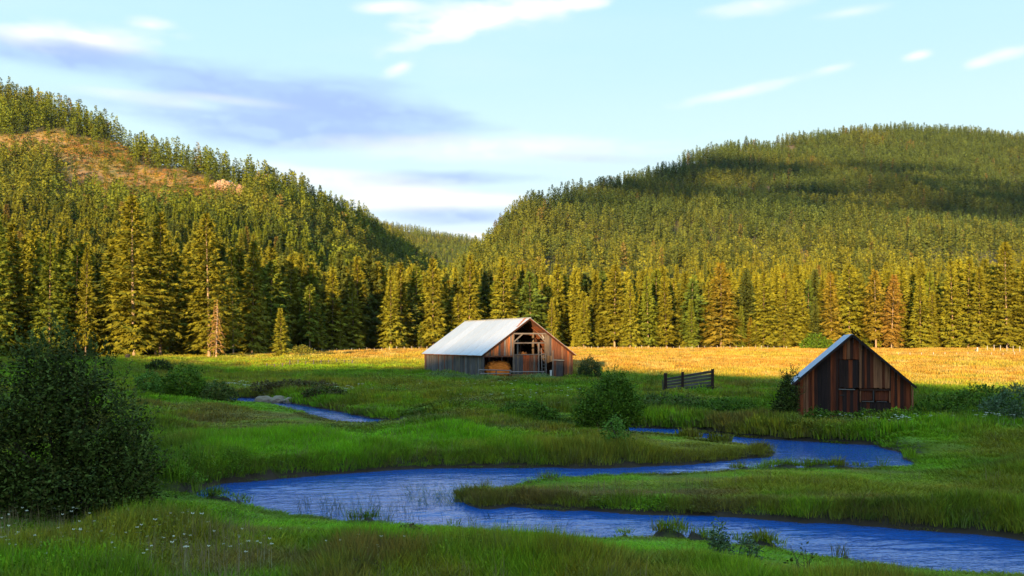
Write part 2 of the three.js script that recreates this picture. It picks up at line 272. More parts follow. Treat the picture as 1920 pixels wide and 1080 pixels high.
function stick(points, r0, r1, seg = 5) {   // tapered round stick through points
  const f = new Faces(), rings = points.map((p, i) => {
    const a = points[Math.max(0, i - 1)], b = points[Math.min(points.length - 1, i + 1)], d = norm(add(b, a, -1)), s = norm(cross(d, Math.abs(d[1]) > 0.9 ? [1, 0, 0] : [0, 1, 0])), t = cross(s, d), r = mix(r0, r1, i / (points.length - 1));
    return Array.from({ length: seg }, (_, k) => { const q = k / seg * 2 * Math.PI, n = add(add([0, 0, 0], s, Math.cos(q)), t, Math.sin(q)); return [add(p, n, r), n]; });
  });
  for (let i = 0; i < rings.length - 1; i++) for (let k = 0; k < seg; k++) { const a = rings[i][k], b = rings[i][(k + 1) % seg], c = rings[i + 1][k], d = rings[i + 1][(k + 1) % seg]; f.tri(a[0], c[0], b[0], a[1], null, c[1], b[1]); f.tri(b[0], c[0], d[0], b[1], null, c[1], d[1]); }
  for (const [ring, up] of [[rings[0], -1], [rings[rings.length - 1], 1]]) for (let k = 1; k < seg - 1; k++) f.tri(ring[0][0], ring[k][0], ring[k + 1][0], [0, up, 0]);
  return f.geo();
}
// ------------------------------------------------------------------ conifers
function crown(seed, h, r, base, nb, per, size, shape) {
  const R = rng(seed), f = new Faces(true);
  for (let i = 0; i < nb; i++) {
    const t = Math.pow((i + R() * 0.8) / nb, 0.92), y = h * mix(base, 0.985, t), ang = i * 2.399963 + R() * 0.7;
    const prof = shape === 'fir' ? Math.pow(1 - t, 0.82) * Math.min(1, 0.55 + t * 5) : shape === 'pine' ? Math.pow(Math.sin(Math.PI * (0.16 + 0.84 * (1 - Math.pow(1 - t, 1.1)))), 0.7) * (1 - 0.25 * t) : Math.pow(1 - t, 0.65) * Math.min(1, 0.5 + t * 4);
    const len = Math.max(0.035 * h * (1 - t) + 0.25, r * prof * mix(0.55, 1.15, R()));
    const pitch = mix(-0.32, 0.75, Math.pow(t, 1.3)) + (R() - 0.5) * 0.35;
    const o = [Math.sin(ang), 0, Math.cos(ang)], side = [o[2], 0, -o[0]];
    const n = Math.max(3, Math.round(per * (0.4 + 0.6 * len / r)));
    for (let k = 0; k < n; k++) {
      const s = mix(0.07, 1.0, Math.pow((k + R() * 0.9) / n, 0.85)), w = (R() - 0.5) * 0.62 * len * (1 - 0.55 * s) * (s > 0.9 ? 0.3 : 1);
      const drop = -0.28 * len * s * s * (1 - t) + 0.12 * len * s * s * s;
      const p = [o[0] * len * s + side[0] * w, y + Math.sin(pitch) * len * s * 0.8 + drop + (R() - 0.5) * 0.35 * size, o[2] * len * s + side[2] * w];
      const l = size * mix(0.65, 1.25, R()) * (0.65 + 0.35 * (1 - t));
      const yaw = Math.sign(w) * (0.3 + 0.7 * R()) * (s > 0.92 ? 0.3 : 1), d0 = norm([o[0] * Math.cos(yaw) + side[0] * Math.sin(yaw), pitch * 0.7 - 0.2 + (R() - 0.5) * 0.5, o[2] * Math.cos(yaw) + side[2] * Math.sin(yaw)]);
      const nn = norm([o[0] * 0.75 + (R() - 0.5) * 0.9, 0.55 + (R() - 0.5) * 0.7, o[2] * 0.75 + (R() - 0.5) * 0.9]);
      const across = norm(cross(d0, nn));
      for (let b = -1; b <= 1; b++) {
        const q = norm(add(d0, across, b * 0.75)), wd = l * 0.22, lean = [0, -0.1 * Math.abs(b) * l, 0];
        f.tri(add(p, across, -wd), add(p, across, wd), add(add(p, q, l * (b ? 0.8 : 1.05)), lean), nn);
      }
    }
  }
  return f.geo();
}
function trunkGeo(seed, h, r, to = 0.96) {
  const R = rng(seed), lean = [(R() - 0.5) * 0.03 * h, 0, (R() - 0.5) * 0.03 * h];
  return stick([0, 0.25, 0.5, 0.75, 1].map((t) => [lean[0] * t * (1 - t), -0.4 + (h * to + 0.4) * t, lean[2] * t * (1 - t)]), r, 0.04, 6);
}
const leafM = (c, e = {}) => new THREE.MeshPhysicalMaterial({ color: new THREE.Color(...c), roughness: 0.9, specularIntensity: 0.25, side: THREE.DoubleSide, ...e });
const NEEDLE = [leafM([0.195, 0.180, 0.014]), leafM([0.215, 0.205, 0.016]), leafM([0.150, 0.175, 0.016]), leafM([0.235, 0.175, 0.018]), leafM([0.110, 0.155, 0.022]), leafM([0.260, 0.155, 0.026])];
const BARK = [std([0.30, 0.20, 0.13]), std([0.38, 0.27, 0.19]), std([0.20, 0.13, 0.09])];
const KIND = [];                    // unit trees, 20 m tall
for (let i = 0; i < 4; i++) KIND.push({ h: 20, crown: crown(100 + i, 20, 3.5 + 0.35 * i, 0.02 + 0.02 * i, 180, 13, 1.05, 'fir'), trunk: trunkGeo(i, 20, 0.21), fir: 1 });
for (let i = 0; i < 3; i++) KIND.push({ h: 20, crown: crown(200 + i, 20, 3.1 + 0.4 * i, 0.06 + 0.03 * i, 165, 13, 1.1, 'spruce'), trunk: trunkGeo(10 + i, 20, 0.21), fir: 1 });
for (let i = 0; i < 3; i++) KIND.push({ h: 20, crown: crown(300 + i, 20, 3.3 + 0.3 * i, 0.09 + 0.06 * i, 140, 13, 1.15, 'pine'), trunk: trunkGeo(20 + i, 20, 0.22), fir: 0 });
KIND.push({ h: 32, crown: crown(400, 32, 5.6, 0.07, 300, 19, 0.98, 'pine'), trunk: trunkGeo(30, 32, 0.36), fir: 0 }, { h: 32, crown: crown(401, 32, 5.2, 0.12, 280, 19, 0.98, 'spruce'), trunk: trunkGeo(31, 32, 0.34), fir: 0 }, { h: 32, crown: crown(402, 32, 5.4, 0.03, 300, 18, 0.98, 'fir'), trunk: trunkGeo(32, 32, 0.34), fir: 1 });
const worldPx = (px, D) => (px - 960) / 1663 * D;
function conifer(name, label, group, x, D, h, kind, hue, bark, wide, turn) {
  const k = KIND[kind], o = thing(name, label, 'tree', x, D, undefined, turn, group), s = h / k.h;
  part('trunk', k.trunk, BARK[bark], o); part('crown', k.crown, NEEDLE[hue], o); o.scale.set(s * wide, s, s * wide); o.rotation.z = Math.sin(x * 7.3) * 0.035; o.rotation.x = Math.cos(x * 5.1) * 0.03; return o;
}
// trees that stand out along the edge of the field: [px, D, top y in the photograph, kind, hue, bark, width, label, name]
const STAND = [
  [-8, 178, 398, 12, 2, 2, 1.1, 'tall dark conifer cut by the picture edge, leftmost of the treeline', 'fir_tree'],
  [92, 182, 436, 12, 2, 0, 1.15, 'broad conifer with horizontal boughs behind the big dark bush', 'fir_tree'],
  [160, 186, 462, 11, 0, 1, 0.8, 'slim pine with bare pale trunk just right of the big dark bush', 'pine_tree'],
  [252, 182, 366, 10, 0, 1, 1.25, 'tallest pine at the meadow edge, dead stump at its foot', 'pine_tree'],
  [300, 187, 396, 11, 0, 0, 1.0, 'tall pine crowding the tallest one on its barn side', 'pine_tree'],
  [392, 186, 398, 10, 0, 1, 1.2, 'tall open pine with bare pale upper trunk above the tangled snag', 'pine_tree'],
  [437, 196, 468, 11, 1, 1, 0.8, 'narrow pine right of the tall open pine', 'pine_tree'],
  [472, 205, 452, 4, 0, 0, 0.95, 'tall slender conifer behind the small lone young fir', 'fir_tree'],
  [526, 183, 577, 0, 1, 0, 1.35, 'small bushy young fir standing alone in front of the treeline', 'young_fir'],
  [622, 246, 505, 1, 1, 0, 1.25, 'full sunlit fir, left one of the pair with dark shade beside it', 'fir_tree'],
  [664, 250, 530, 0, 1, 0, 1.2, 'full sunlit fir, right one of the pair with dark shade beside it', 'fir_tree'],
  [733, 252, 518, 2, 1, 0, 1.15, 'broad sunlit fir standing clear left of the barn roof', 'fir_tree'],
  [812, 256, 484, 5, 0, 0, 1.0, 'tall narrow conifer rising over the low end of the barn roof', 'fir_tree'],
  [880, 262, 478, 4, 0, 0, 1.0, 'conifer rising behind the middle of the barn roof', 'fir_tree'],
  [944, 266, 482, 1, 1, 0, 1.25, 'big layered fir right behind the barn ridge', 'fir_tree'],
  [1033, 268, 560, 7, 0, 1, 0.8, 'slim pale-trunked tree just right of the barn gable peak', 'pine_tree'],
  [1182, 268, 530, 2, 1, 1, 1.0, 'fir with a bare pale lower trunk in front of the treeline between barn and shed', 'fir_tree'],
  [1298, 266, 560, 0, 2, 0, 1.1, 'dark green bushy fir in the treeline above the broken fence', 'fir_tree'],
  [1352, 268, 492, 3, 3, 0, 1.3, 'tall russet-topped conifer above the broken fence', 'fir_tree'],
  [1470, 266, 520, 4, 0, 0, 1.1, 'layered conifer left of the shed roof', 'fir_tree'],
  [1560, 268, 510, 5, 3, 0, 1.0, 'tawny conifer right above the shed roof', 'fir_tree'],
  [1643, 266, 505, 8, 3, 1, 1.0, 'bare-trunked pine behind the shed, its stem pale against dark woods', 'pine_tree'],
  [1672, 262, 515, 7, 5, 1, 1.0, 'rusty brown pine beside the bare-trunked one behind the shed', 'pine_tree'],
  [1725, 258, 522, 1, 1, 0, 1.15, 'dense sunlit fir with drooping boughs right of the shed', 'fir_tree'],
  [1788, 256, 486, 2, 1, 0, 1.0, 'tall pointed fir, left of two bright ones near the track', 'fir_tree'],
  [1816, 254, 482, 1, 1, 0, 1.15, 'tall pointed fir, right of two bright ones near the track', 'fir_tree'],
  [1862, 262, 500, 3, 4, 0, 0.9, 'grey-green fir in shade between brighter trees near the track', 'fir_tree'],
  [1890, 246, 452, 10, 0, 1, 1.2, 'tallest pine at the far end of the treeline above the track posts', 'pine_tree'],
];
const placed = [];
const TR = rng(77);
STAND.forEach(([px, D, top, kind, hue, bark, wide, label, name], i) => {
  const x = worldPx(px, D), y = ground(x, D), h = EYE + (642 - top) / 1663 * D - y;
  conifer(name, label, undefined, x, D, h, kind, hue, bark, wide, i * 1.3); placed.push([x, D]);
});
const ZONES = [[350, 'in the shady treeline behind the big dark bush'], [790, 'in the sunny treeline left of the barn'], [1080, 'in the sunny treeline behind the barn'], [1480, 'in the sunny treeline between barn and shed'], [1715, 'in the sunny treeline behind the shed'], [9999, 'in the sunny treeline right of the shed']];
let made = STAND.length; const rows = {};
for (let tries = 0; made < 298 && tries < 6000; tries++) {
  const row = Math.pow(TR(), 1.5), px = -90 + TR() * 2110, D = edgeAt(px) + 3 + row * 52, x = worldPx(px, D);
  if (placed.some(([a, b]) => Math.hypot((a - x), (b - D)) < mix(3.0, 4.4, row))) continue;
  if (px < 560 && row < 0.12 && TR() < 0.5) continue;
  placed.push([x, D]); made++;
  const left = px < 560, h = (left ? mix(17, 27, TR()) : mix(12, 27, TR())) * (row < 0.15 && TR() < 0.45 ? mix(0.3, 0.65, TR()) : 1), kind = Math.floor(TR() * 10), zone = ZONES.find((z) => px < z[0])[1];
  const hueR = TR(), hue = hueR < 0.3 ? 0 : hueR < 0.62 ? 1 : hueR < 0.84 ? 2 : hueR < 0.91 ? 3 : hueR < 0.985 ? 4 : 5;
  const where = row < 0.25 ? 'at the field edge' : row < 0.6 ? 'a little back' : 'deep';
  const grp = `${KIND[kind].fir ? 'firs' : 'pines'} ${where} ${zone}`, one = conifer(KIND[kind].fir ? 'fir_tree' : 'pine_tree', `${KIND[kind].fir ? 'pointed fir' : 'long-stemmed pine'} ${where} ${zone}`, grp, x, D, h, kind, hue, Math.floor(TR() * 3), mix(0.92, 1.3, TR()), TR() * 6.28);
  if (row < 0.25) (rows[grp] ??= []).push([px, one]);
}
const NTH = ['first', 'second', 'third', 'fourth', 'fifth', 'sixth', 'seventh', 'eighth', 'ninth', 'tenth', 'eleventh', 'twelfth', 'thirteenth', 'fourteenth', 'fifteenth', 'sixteenth', 'seventeenth', 'eighteenth', 'nineteenth', 'twentieth'];
for (const list of Object.values(rows)) { list.sort((a, b) => a[0] - b[0]); list.forEach(([, o], i) => { if (list.length > 1 && NTH[i]) o.userData.label = o.userData.label.replace('at the field edge in the', NTH[i] + ' from left at field edge,').replace('sunny ', '').replace('shady ', ''); }); }
// the forest on the flat behind them and over the hillsides: too many to tell apart
{
  const SMALL = [];
  for (let i = 0; i < 3; i++) SMALL.push(crown(500 + i, 20, 3.5 + 0.4 * i, 0.04, 46, 5, 1.75, 'fir'));
  for (let i = 0; i < 2; i++) SMALL.push(crown(520 + i, 20, 3.3 + 0.4 * i, 0.12, 42, 5, 1.8, 'spruce'));
  for (let i = 0; i < 2; i++) SMALL.push(crown(540 + i, 20, 3.6 + 0.4 * i, 0.22, 38, 5, 1.9, 'pine'));
  const woods = new THREE.Group(); woods.name = 'hillside_forest'; woods.userData = { kind: 'stuff', label: 'dense conifer forest covering the flat and both hillsides', category: 'forest' }; scene.add(woods);
  const NEARK = [0, 1, 2, 4, 5, 7, 8], shapes = [...SMALL, ...NEARK.map((k) => KIND[k].crown)], lists = shapes.map(() => []), R = rng(4242), cell = new Map(), key = (x, D, c) => Math.floor(x / c) * 100003 + Math.floor(D / c);
  for (const [x, D] of placed) cell.set(key(x, D, 4), 1);
  const M = new THREE.Matrix4(), Q = new THREE.Quaternion(), UP = new THREE.Vector3(0, 1, 0);
  const put = (px, D, gap) => {
    const x = worldPx(px, D), k = key(x, D, gap);
    if (cell.has(k)) return;
    if (D < edgeAt(px) + 6 || (D < edgeAt(px) + 9 && px > -90 && px < 2020)) return;
    const op = openness(x, D); if (op > 0.35 && R() < 0.9) return;
    const bare = fbm2(x * 0.012 + 40, D * 0.012, 3); if (bare > 0.66 && R() < 0.75) return;
    cell.set(k, 1);
    const kind = Math.floor(R() * SMALL.length), h = mix(11, px < 900 ? 30 : 27, R()) * (op > 0.2 ? 0.5 : 1), s = h / 20, w = s * mix(0.85, 1.2, R());
    Q.setFromAxisAngle(UP, R() * 6.283); M.compose(new THREE.Vector3(x, ground(x, D) - 0.3, -D), Q, new THREE.Vector3(w, s, w));
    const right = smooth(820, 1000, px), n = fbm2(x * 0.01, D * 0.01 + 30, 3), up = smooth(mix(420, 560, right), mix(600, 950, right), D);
    // pines and larches low down, the far slope's shade tinted into duller, bluer crowns, leafy green woods on the near one
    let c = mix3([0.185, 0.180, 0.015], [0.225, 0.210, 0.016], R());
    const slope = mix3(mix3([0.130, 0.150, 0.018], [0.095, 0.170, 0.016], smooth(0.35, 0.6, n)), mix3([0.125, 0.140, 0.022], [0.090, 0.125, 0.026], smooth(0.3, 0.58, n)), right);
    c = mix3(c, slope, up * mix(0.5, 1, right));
    if (R() < 0.025) c = mix3(c, [0.20, 0.11, 0.04], 0.6); if (R() < 0.24) c = mix3(c, [0.05, 0.08, 0.022], 0.7); { const q = mix(0.75, 1.25, R()); c = [c[0] * q, c[1] * q, c[2] * q]; }
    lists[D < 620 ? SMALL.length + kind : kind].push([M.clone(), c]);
  };
  for (let i = 0; i < 34000; i++) { const px = -160 + R() * 1180, D = 190 + Math.pow(R(), 0.75) * 1060; const [, rd] = lift(LEFT, px, 17); if (D < rd * 1.03) put(px, D, 5.3); }
  for (let i = 0; i < 60000; i++) { const px = 800 + R() * 1260, D = 300 + Math.pow(R(), 0.62) * 1760; const [, rd] = lift(RIGHT, px, 17); if (D < rd * 1.03) put(px, D, D < 600 ? 4.8 : 6.8); }
  for (let i = 0; i < 7000; i++) { const px = -160 + R() * 2220; put(px, edgeAt(px) + 10 + R() * 130, 3.7); }
  for (let i = 0; i < 9000; i++) put(690 + R() * 220, 1900 + R() * 1120, 7);
  const white = leafM([1, 1, 1]);
  let total = 0;
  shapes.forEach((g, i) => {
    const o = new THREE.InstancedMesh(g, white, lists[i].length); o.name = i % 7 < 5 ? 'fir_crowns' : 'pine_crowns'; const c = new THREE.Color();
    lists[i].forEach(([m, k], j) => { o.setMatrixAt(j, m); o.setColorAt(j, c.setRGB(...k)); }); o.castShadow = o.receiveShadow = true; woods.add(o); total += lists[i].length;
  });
  console.log('forest', total, 'individual', made);
}
// broken clouds added out of view towards the sun, shaped to dim the far hill
{
  const R = rng(88), T = SUN_TURN, F = 4000, puffs = [];
  for (let k = 0; k < 170; k++) {
    const g = new THREE.IcosahedronGeometry(1, 4), p = g.attributes.position, rx = mix(35, 100, R()), ry = mix(5, 11, R()), cx = mix(-600, 640, R()), cy = mix(-12, 170, Math.pow(R(), 1.15)), cz = mix(-150, 150, R());
    for (let i = 0; i < p.count; i++) { const a = p.getX(i), b = p.getY(i), c = p.getZ(i), n = 0.8 + (fbm3(a * 2 + k * 5, b * 2, c * 2, 4) - 0.5) * 1.3; p.setXYZ(i, cx + a * rx * n, cy + b * ry * n, cz + c * rx * 0.6 * n); }
    puffs.push(g);
  }
  const g = mergeGeometries(puffs); g.computeVertexNormals();
  const o = new THREE.Mesh(g, new THREE.MeshStandardMaterial({ color: new THREE.Color(0.85, 0.85, 0.86), roughness: 1 })); o.name = 'cloud_blocker'; o.userData = { kind: 'structure' };
  o.position.set(490 - Math.sin(T) * F, Math.tan(SUN_UP) * (F + 1100 / Math.cos(T)), -(1100 - Math.cos(T) * F)); o.rotation.y = -T; o.castShadow = true; scene.add(o);
}
// ------------------------------------------------------------------ wood, metal
const GRAIN = [0, 1].map((s) => { const t = detail(256, (u, v) => { const g = tiling(u, v, 48, 3, 4, s + 3), k = tiling(u, v, 6, 4, 4, s + 7), l = mix(0.2, 1.25, g) * mix(0.6, 1.2, k); return [l, l * mix(0.96, 1.0, k), l * mix(0.9, 1.02, k)]; }); return t; });
const woodM = (c, s = 0) => new THREE.MeshStandardMaterial({ color: new THREE.Color(...c), roughness: 0.95, map: GRAIN[s], bumpMap: GRAIN[s], bumpScale: 0.012 });
const RUST = [woodM([0.50, 0.135, 0.035]), woodM([0.40, 0.105, 0.032], 1), woodM([0.56, 0.175, 0.055]), woodM([0.24, 0.080, 0.038], 1), woodM([0.36, 0.165, 0.085])];
const WEATHERED = [woodM([0.19, 0.155, 0.15]), woodM([0.145, 0.118, 0.12], 1), woodM([0.25, 0.21, 0.20]), woodM([0.11, 0.088, 0.09], 1), woodM([0.21, 0.15, 0.115])];
const UMBER = [woodM([0.29, 0.055, 0.014]), woodM([0.18, 0.034, 0.010], 1), woodM([0.40, 0.085, 0.022]), woodM([0.07, 0.018, 0.009], 1), woodM([0.42, 0.155, 0.070])];
const PITCH = [woodM([0.032, 0.013, 0.012]), woodM([0.05, 0.018, 0.013], 1)];
const PALE = [woodM([0.46, 0.41, 0.37]), woodM([0.36, 0.31, 0.28], 1)];
// a block whose lower and upper edges may slope: x0..x1, bottom b0/b1, top t0/t1, z0 (front) .. z1
function slab(x0, x1, b0, b1, t0, t1, z0, z1, off = 0) {
  const P = [[x0, b0, z0], [x1, b1, z0], [x1, t1, z0], [x0, t0, z0], [x0, b0, z1], [x1, b1, z1], [x1, t1, z1], [x0, t0, z1]], F = [[0, 1, 2, 3], [5, 4, 7, 6], [4, 0, 3, 7], [1, 5, 6, 2], [3, 2, 6, 7], [4, 5, 1, 0]];
  const pos = [], uv = [];
  for (const q of F) for (const k of [0, 1, 2, 0, 2, 3]) { const p = P[q[k]]; pos.push(...p); uv.push((p[0] + p[2]) * 0.7 + off, p[1] * 0.35 + off * 1.7); }
  const g = new THREE.BufferGeometry(); g.setAttribute('position', new THREE.Float32BufferAttribute(pos, 3)); g.setAttribute('uv', new THREE.Float32BufferAttribute(uv, 2)); g.computeVertexNormals(); return g;
}
function beam(a, b, w, h = w) {      // a squared timber from a to b
  const L = Math.hypot(b[0] - a[0], b[1] - a[1], b[2] - a[2]), g = slab(-w / 2, w / 2, 0, 0, L, L, h / 2, -h / 2, (a[0] * 3.1 + a[1]) % 1);
  const q = new THREE.Quaternion().setFromUnitVectors(new THREE.Vector3(0, 1, 0), new THREE.Vector3(b[0] - a[0], b[1] - a[1], b[2] - a[2]).normalize()); g.applyQuaternion(q); g.translate(...a); return g;
}
function boards(parent, R, mats, x0, x1, width, low, high, z, thick, name = 'plank', slack = 0.05) {
  for (let x = x0; x < x1 - 0.04;) {
    const w = Math.min(width * mix(0.75, 1.25, R()), x1 - x), a = x + 0.001, b = x + w - 0.001 - (R() < 0.12 ? 0.012 : 0), jig = (R() - 0.5) * 0.04;
    const l = low(x) + (R() - 0.3) * slack, t0 = high(a), t1 = high(b);
    if (Math.max(t0, t1) > l + 0.1) part(name, slab(a, b, l, l, Math.max(t0, l + 0.02), Math.max(t1, l + 0.02), z + jig, z + jig - thick, R()), mats(x, R), parent);
    x += w;
  }
}
function sideBoards(parent, R, mats, x, z0, z1, width, h, thick) {   // along z
  for (let z = z0; z > z1 + 0.04;) { const w = Math.min(width * mix(0.75, 1.25, R()), z - z1), j = (R() - 0.5) * 0.03; part('plank', slab(x + j, x + j + thick, -0.25 + R() * 0.1, -0.25 + R() * 0.1, h, h, z - 0.008, z - w + 0.008, R()), mats(z, R), parent); z -= w; }
}
const pick = (list, R) => list[Math.floor(R() * list.length)];
const zincTex = detail(256, (u, v) => { const n = tiling(u, v, 5, 5, 5, 5), k = 0.88 + 0.16 * n; return [k, k, k]; });
const ZINC = [0, 1, 2].map((i) => new THREE.MeshStandardMaterial({ color: new THREE.Color(0.60 - 0.035 * i, 0.605 - 0.03 * i, 0.63 - 0.03 * i), roughness: 0.5, metalness: 0.35, map: zincTex }));
function roofSheets(parent, xe, ye, xr, yr, z0, z1, n, mats, R, thick = 0.03) {   // from eave to ridge, sheets side by side along z
  for (let i = 0; i < n; i++) { const a = mix(z0, z1, i / n) , b = mix(z0, z1, (i + 1) / n) - 0.05 * Math.sign(z0 - z1) * -1, lift_ = (i % 2) * 0.012, s = Math.sign(xr - xe); const x0 = s > 0 ? xe : xr, x1 = s > 0 ? xr : xe, y0 = s > 0 ? ye : yr, y1 = s > 0 ? yr : ye; part('roof_sheet', slab(x0, x1, y0 + lift_, y1 + lift_, y0 + thick + lift_, y1 + thick + lift_, a, b, R()), pick(mats, R), parent); }
}

// ------------------------------------------------------------------ the barn
const BARN = { x: -3.52, D: 106, turn: 27 * Math.PI / 180, W: 12.55, L: 19 };
{
  const R = rng(9), { W, L } = BARN, E0 = 2.95, RISE = 4.35, roofY = (x) => E0 + RISE / (W / 2) * Math.min(x, W - x);
  const o = thing('barn', 'weathered open-fronted barn with white metal roof at the field edge', 'barn', BARN.x, BARN.D, 0.02, BARN.turn);
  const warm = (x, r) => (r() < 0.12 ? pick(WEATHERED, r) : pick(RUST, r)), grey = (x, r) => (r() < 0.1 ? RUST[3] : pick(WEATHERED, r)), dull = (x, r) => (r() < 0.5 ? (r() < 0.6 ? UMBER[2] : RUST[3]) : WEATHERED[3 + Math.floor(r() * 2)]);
  const front = hold('gable_wall', o); front.userData.label = 'reddish plank gable with a tall open bay';
  boards(front, R, warm, 0.02, 4.05, 0.27, () => 2.78, (x) => roofY(x) + 0.02, 0.05, 0.03);
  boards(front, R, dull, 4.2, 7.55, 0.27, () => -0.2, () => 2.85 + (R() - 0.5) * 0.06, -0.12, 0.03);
  boards(front, R, (x, r) => (x < 9.4 ? pick(WEATHERED.slice(3), r) : r() < 0.3 ? RUST[3] : pick(RUST, r)), 8.62, 9.55, 0.27, () => 2.75, (x) => roofY(x) + 0.02, 0.05, 0.03);
  boards(front, R, (x, r) => (r() < 0.45 ? RUST[3] : pick(RUST, r)), 9.55, 11.2, 0.26, () => 2.3, (x) => roofY(x) + 0.02, 0.05, 0.03);
  boards(front, R, (x, r) => (r() < 0.35 ? RUST[3] : pick(RUST, r)), 11.2, W - 0.02, 0.26, () => -0.2, (x) => roofY(x) + 0.02, 0.05, 0.03);
  const door = hold('door', o); door.userData.label = 'grey plank side door under a pale lintel';
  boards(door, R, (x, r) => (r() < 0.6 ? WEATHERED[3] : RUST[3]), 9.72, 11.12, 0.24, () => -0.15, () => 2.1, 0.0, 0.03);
  part('lintel', beam([9.6, 2.22, 0.06], [11.25, 2.18, 0.06], 0.1, 0.08), PALE[0], door);
  const frame = hold('timber_frame', o);
  const T = (n, a, b, w, m) => part(n, beam(a, b, w), m, frame);
  T('post', [0.1, -0.2, -0.05], [0.1, 2.9, -0.05], 0.2, WEATHERED[1]); T('post', [4.13, -0.2, 0.0], [4.13, 5.7, 0.0], 0.17, WEATHERED[4]); T('post', [8.58, -0.2, 0.0], [8.58, 5.62, 0.0], 0.17, WEATHERED[4]);
  T('post', [7.62, -0.2, 0.02], [7.62, 4.3, 0.02], 0.15, WEATHERED[2]); T('post', [9.63, -0.2, 0.05], [9.63, 3.4, 0.05], 0.12, WEATHERED[2]); T('post', [5.42, 0, -1.4], [5.42, 4.85, -1.4], 0.17, PALE[1]);
  T('tie_beam', [4.1, 5.48, 0.02], [8.9, 5.5, 0.02], 0.17, WEATHERED[2]); T('cross_beam', [4.1, 4.33, 0.01], [8.6, 4.36, 0.01], 0.16, WEATHERED[0]); T('cross_beam', [0.1, 2.72, 0.0], [4.1, 2.72, 0.0], 0.16, RUST[3]); T('cross_beam', [4.1, 2.9, -0.04], [8.6, 2.92, -0.04], 0.12, WEATHERED[1]);
  T('brace', [4.18, 4.45, 0.0], [5.4, 5.45, 0.0], 0.13, WEATHERED[2]); T('brace', [8.5, 4.55, 0.0], [7.5, 5.45, 0.0], 0.12, WEATHERED[2]); T('brace', [8.42, 4.9, -0.1], [8.15, 5.4, -0.1], 0.14, PALE[0]);
  for (let k = 0; k < 5; k++) { const z = -3.6 * (k + 1) + 0.4; T('post', [4.13, 0, z], [4.13, 5.7, z], 0.2, WEATHERED[4]); T('post', [8.58, 0, z], [8.58, 5.7, z], 0.2, WEATHERED[4]); T('tie_beam', [4.1, 5.4, z], [8.6, 5.4, z], 0.18, RUST[3]); T('tie_beam', [0.2, 2.8, z], [4.1, 2.9, z], 0.16, RUST[3]); }
  for (const x of [W - 0.1]) T('post', [x, -0.2, -0.05], [x, 2.9, -0.05], 0.18, WEATHERED[1]);
  const left = hold('side_wall', o); left.userData.label = 'grey weathered plank side wall'; sideBoards(left, R, grey, 0, -0.02, -L, 0.3, E0 - 0.02, 0.03);
  const right = hold('side_wall', o); sideBoards(right, R, grey, W - 0.03, -0.02, -L, 0.45, E0 - 0.02, 0.03);
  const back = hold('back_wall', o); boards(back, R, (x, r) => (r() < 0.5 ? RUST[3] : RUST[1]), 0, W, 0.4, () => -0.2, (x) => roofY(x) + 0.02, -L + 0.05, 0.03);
  const roof = hold('roof', o); roof.userData.label = 'white metal sheet roof';
  const oh = 0.32, slope = RISE / (W / 2);
  roofSheets(roof, -oh, E0 - oh * slope + 0.1, W / 2, E0 + RISE + 0.1, 0.35, -L - 0.3, 14, ZINC, R);
  roofSheets(roof, W + oh, E0 - oh * slope + 0.1, W / 2, E0 + RISE + 0.1, 0.35, -L - 0.3, 14, ZINC, R);
  const lining = hold('roof_lining', o);
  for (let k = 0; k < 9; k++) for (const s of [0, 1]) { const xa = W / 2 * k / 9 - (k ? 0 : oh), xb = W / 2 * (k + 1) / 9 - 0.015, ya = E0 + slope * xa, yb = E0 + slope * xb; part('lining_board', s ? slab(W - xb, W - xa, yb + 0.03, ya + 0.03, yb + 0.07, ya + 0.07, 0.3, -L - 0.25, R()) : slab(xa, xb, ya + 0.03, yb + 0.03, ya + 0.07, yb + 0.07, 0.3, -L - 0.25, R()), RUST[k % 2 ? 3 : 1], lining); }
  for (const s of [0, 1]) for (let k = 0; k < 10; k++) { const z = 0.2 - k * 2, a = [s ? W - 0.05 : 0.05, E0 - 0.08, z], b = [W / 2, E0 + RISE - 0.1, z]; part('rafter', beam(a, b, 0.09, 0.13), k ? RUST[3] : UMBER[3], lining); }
  part('ridge_cap', beam([W / 2, E0 + RISE + 0.14, 0.36], [W / 2, E0 + RISE + 0.14, -L - 0.3], 0.28, 0.05), ZINC[1], roof);
  for (let k = 0; k < 4; k++) part('rust_flash', slab(W / 2 - 1.6 + k * 0.4, W / 2 - 1.25 + k * 0.4, E0 + RISE - (1.6 - k * 0.4) * slope + 0.146, E0 + RISE - (1.25 - k * 0.4) * slope + 0.146, E0 + RISE - (1.6 - k * 0.4) * slope + 0.15, E0 + RISE - (1.25 - k * 0.4) * slope + 0.15, 0.1 - k * 0.2, -0.3 - k * 0.25), RUST[2], roof);
}
const inBarn = (lx, ly, lz) => { const c = Math.cos(BARN.turn), s = Math.sin(BARN.turn); return [BARN.x + lx * c + lz * s, ly, BARN.D - (-lx * s + lz * c)]; };
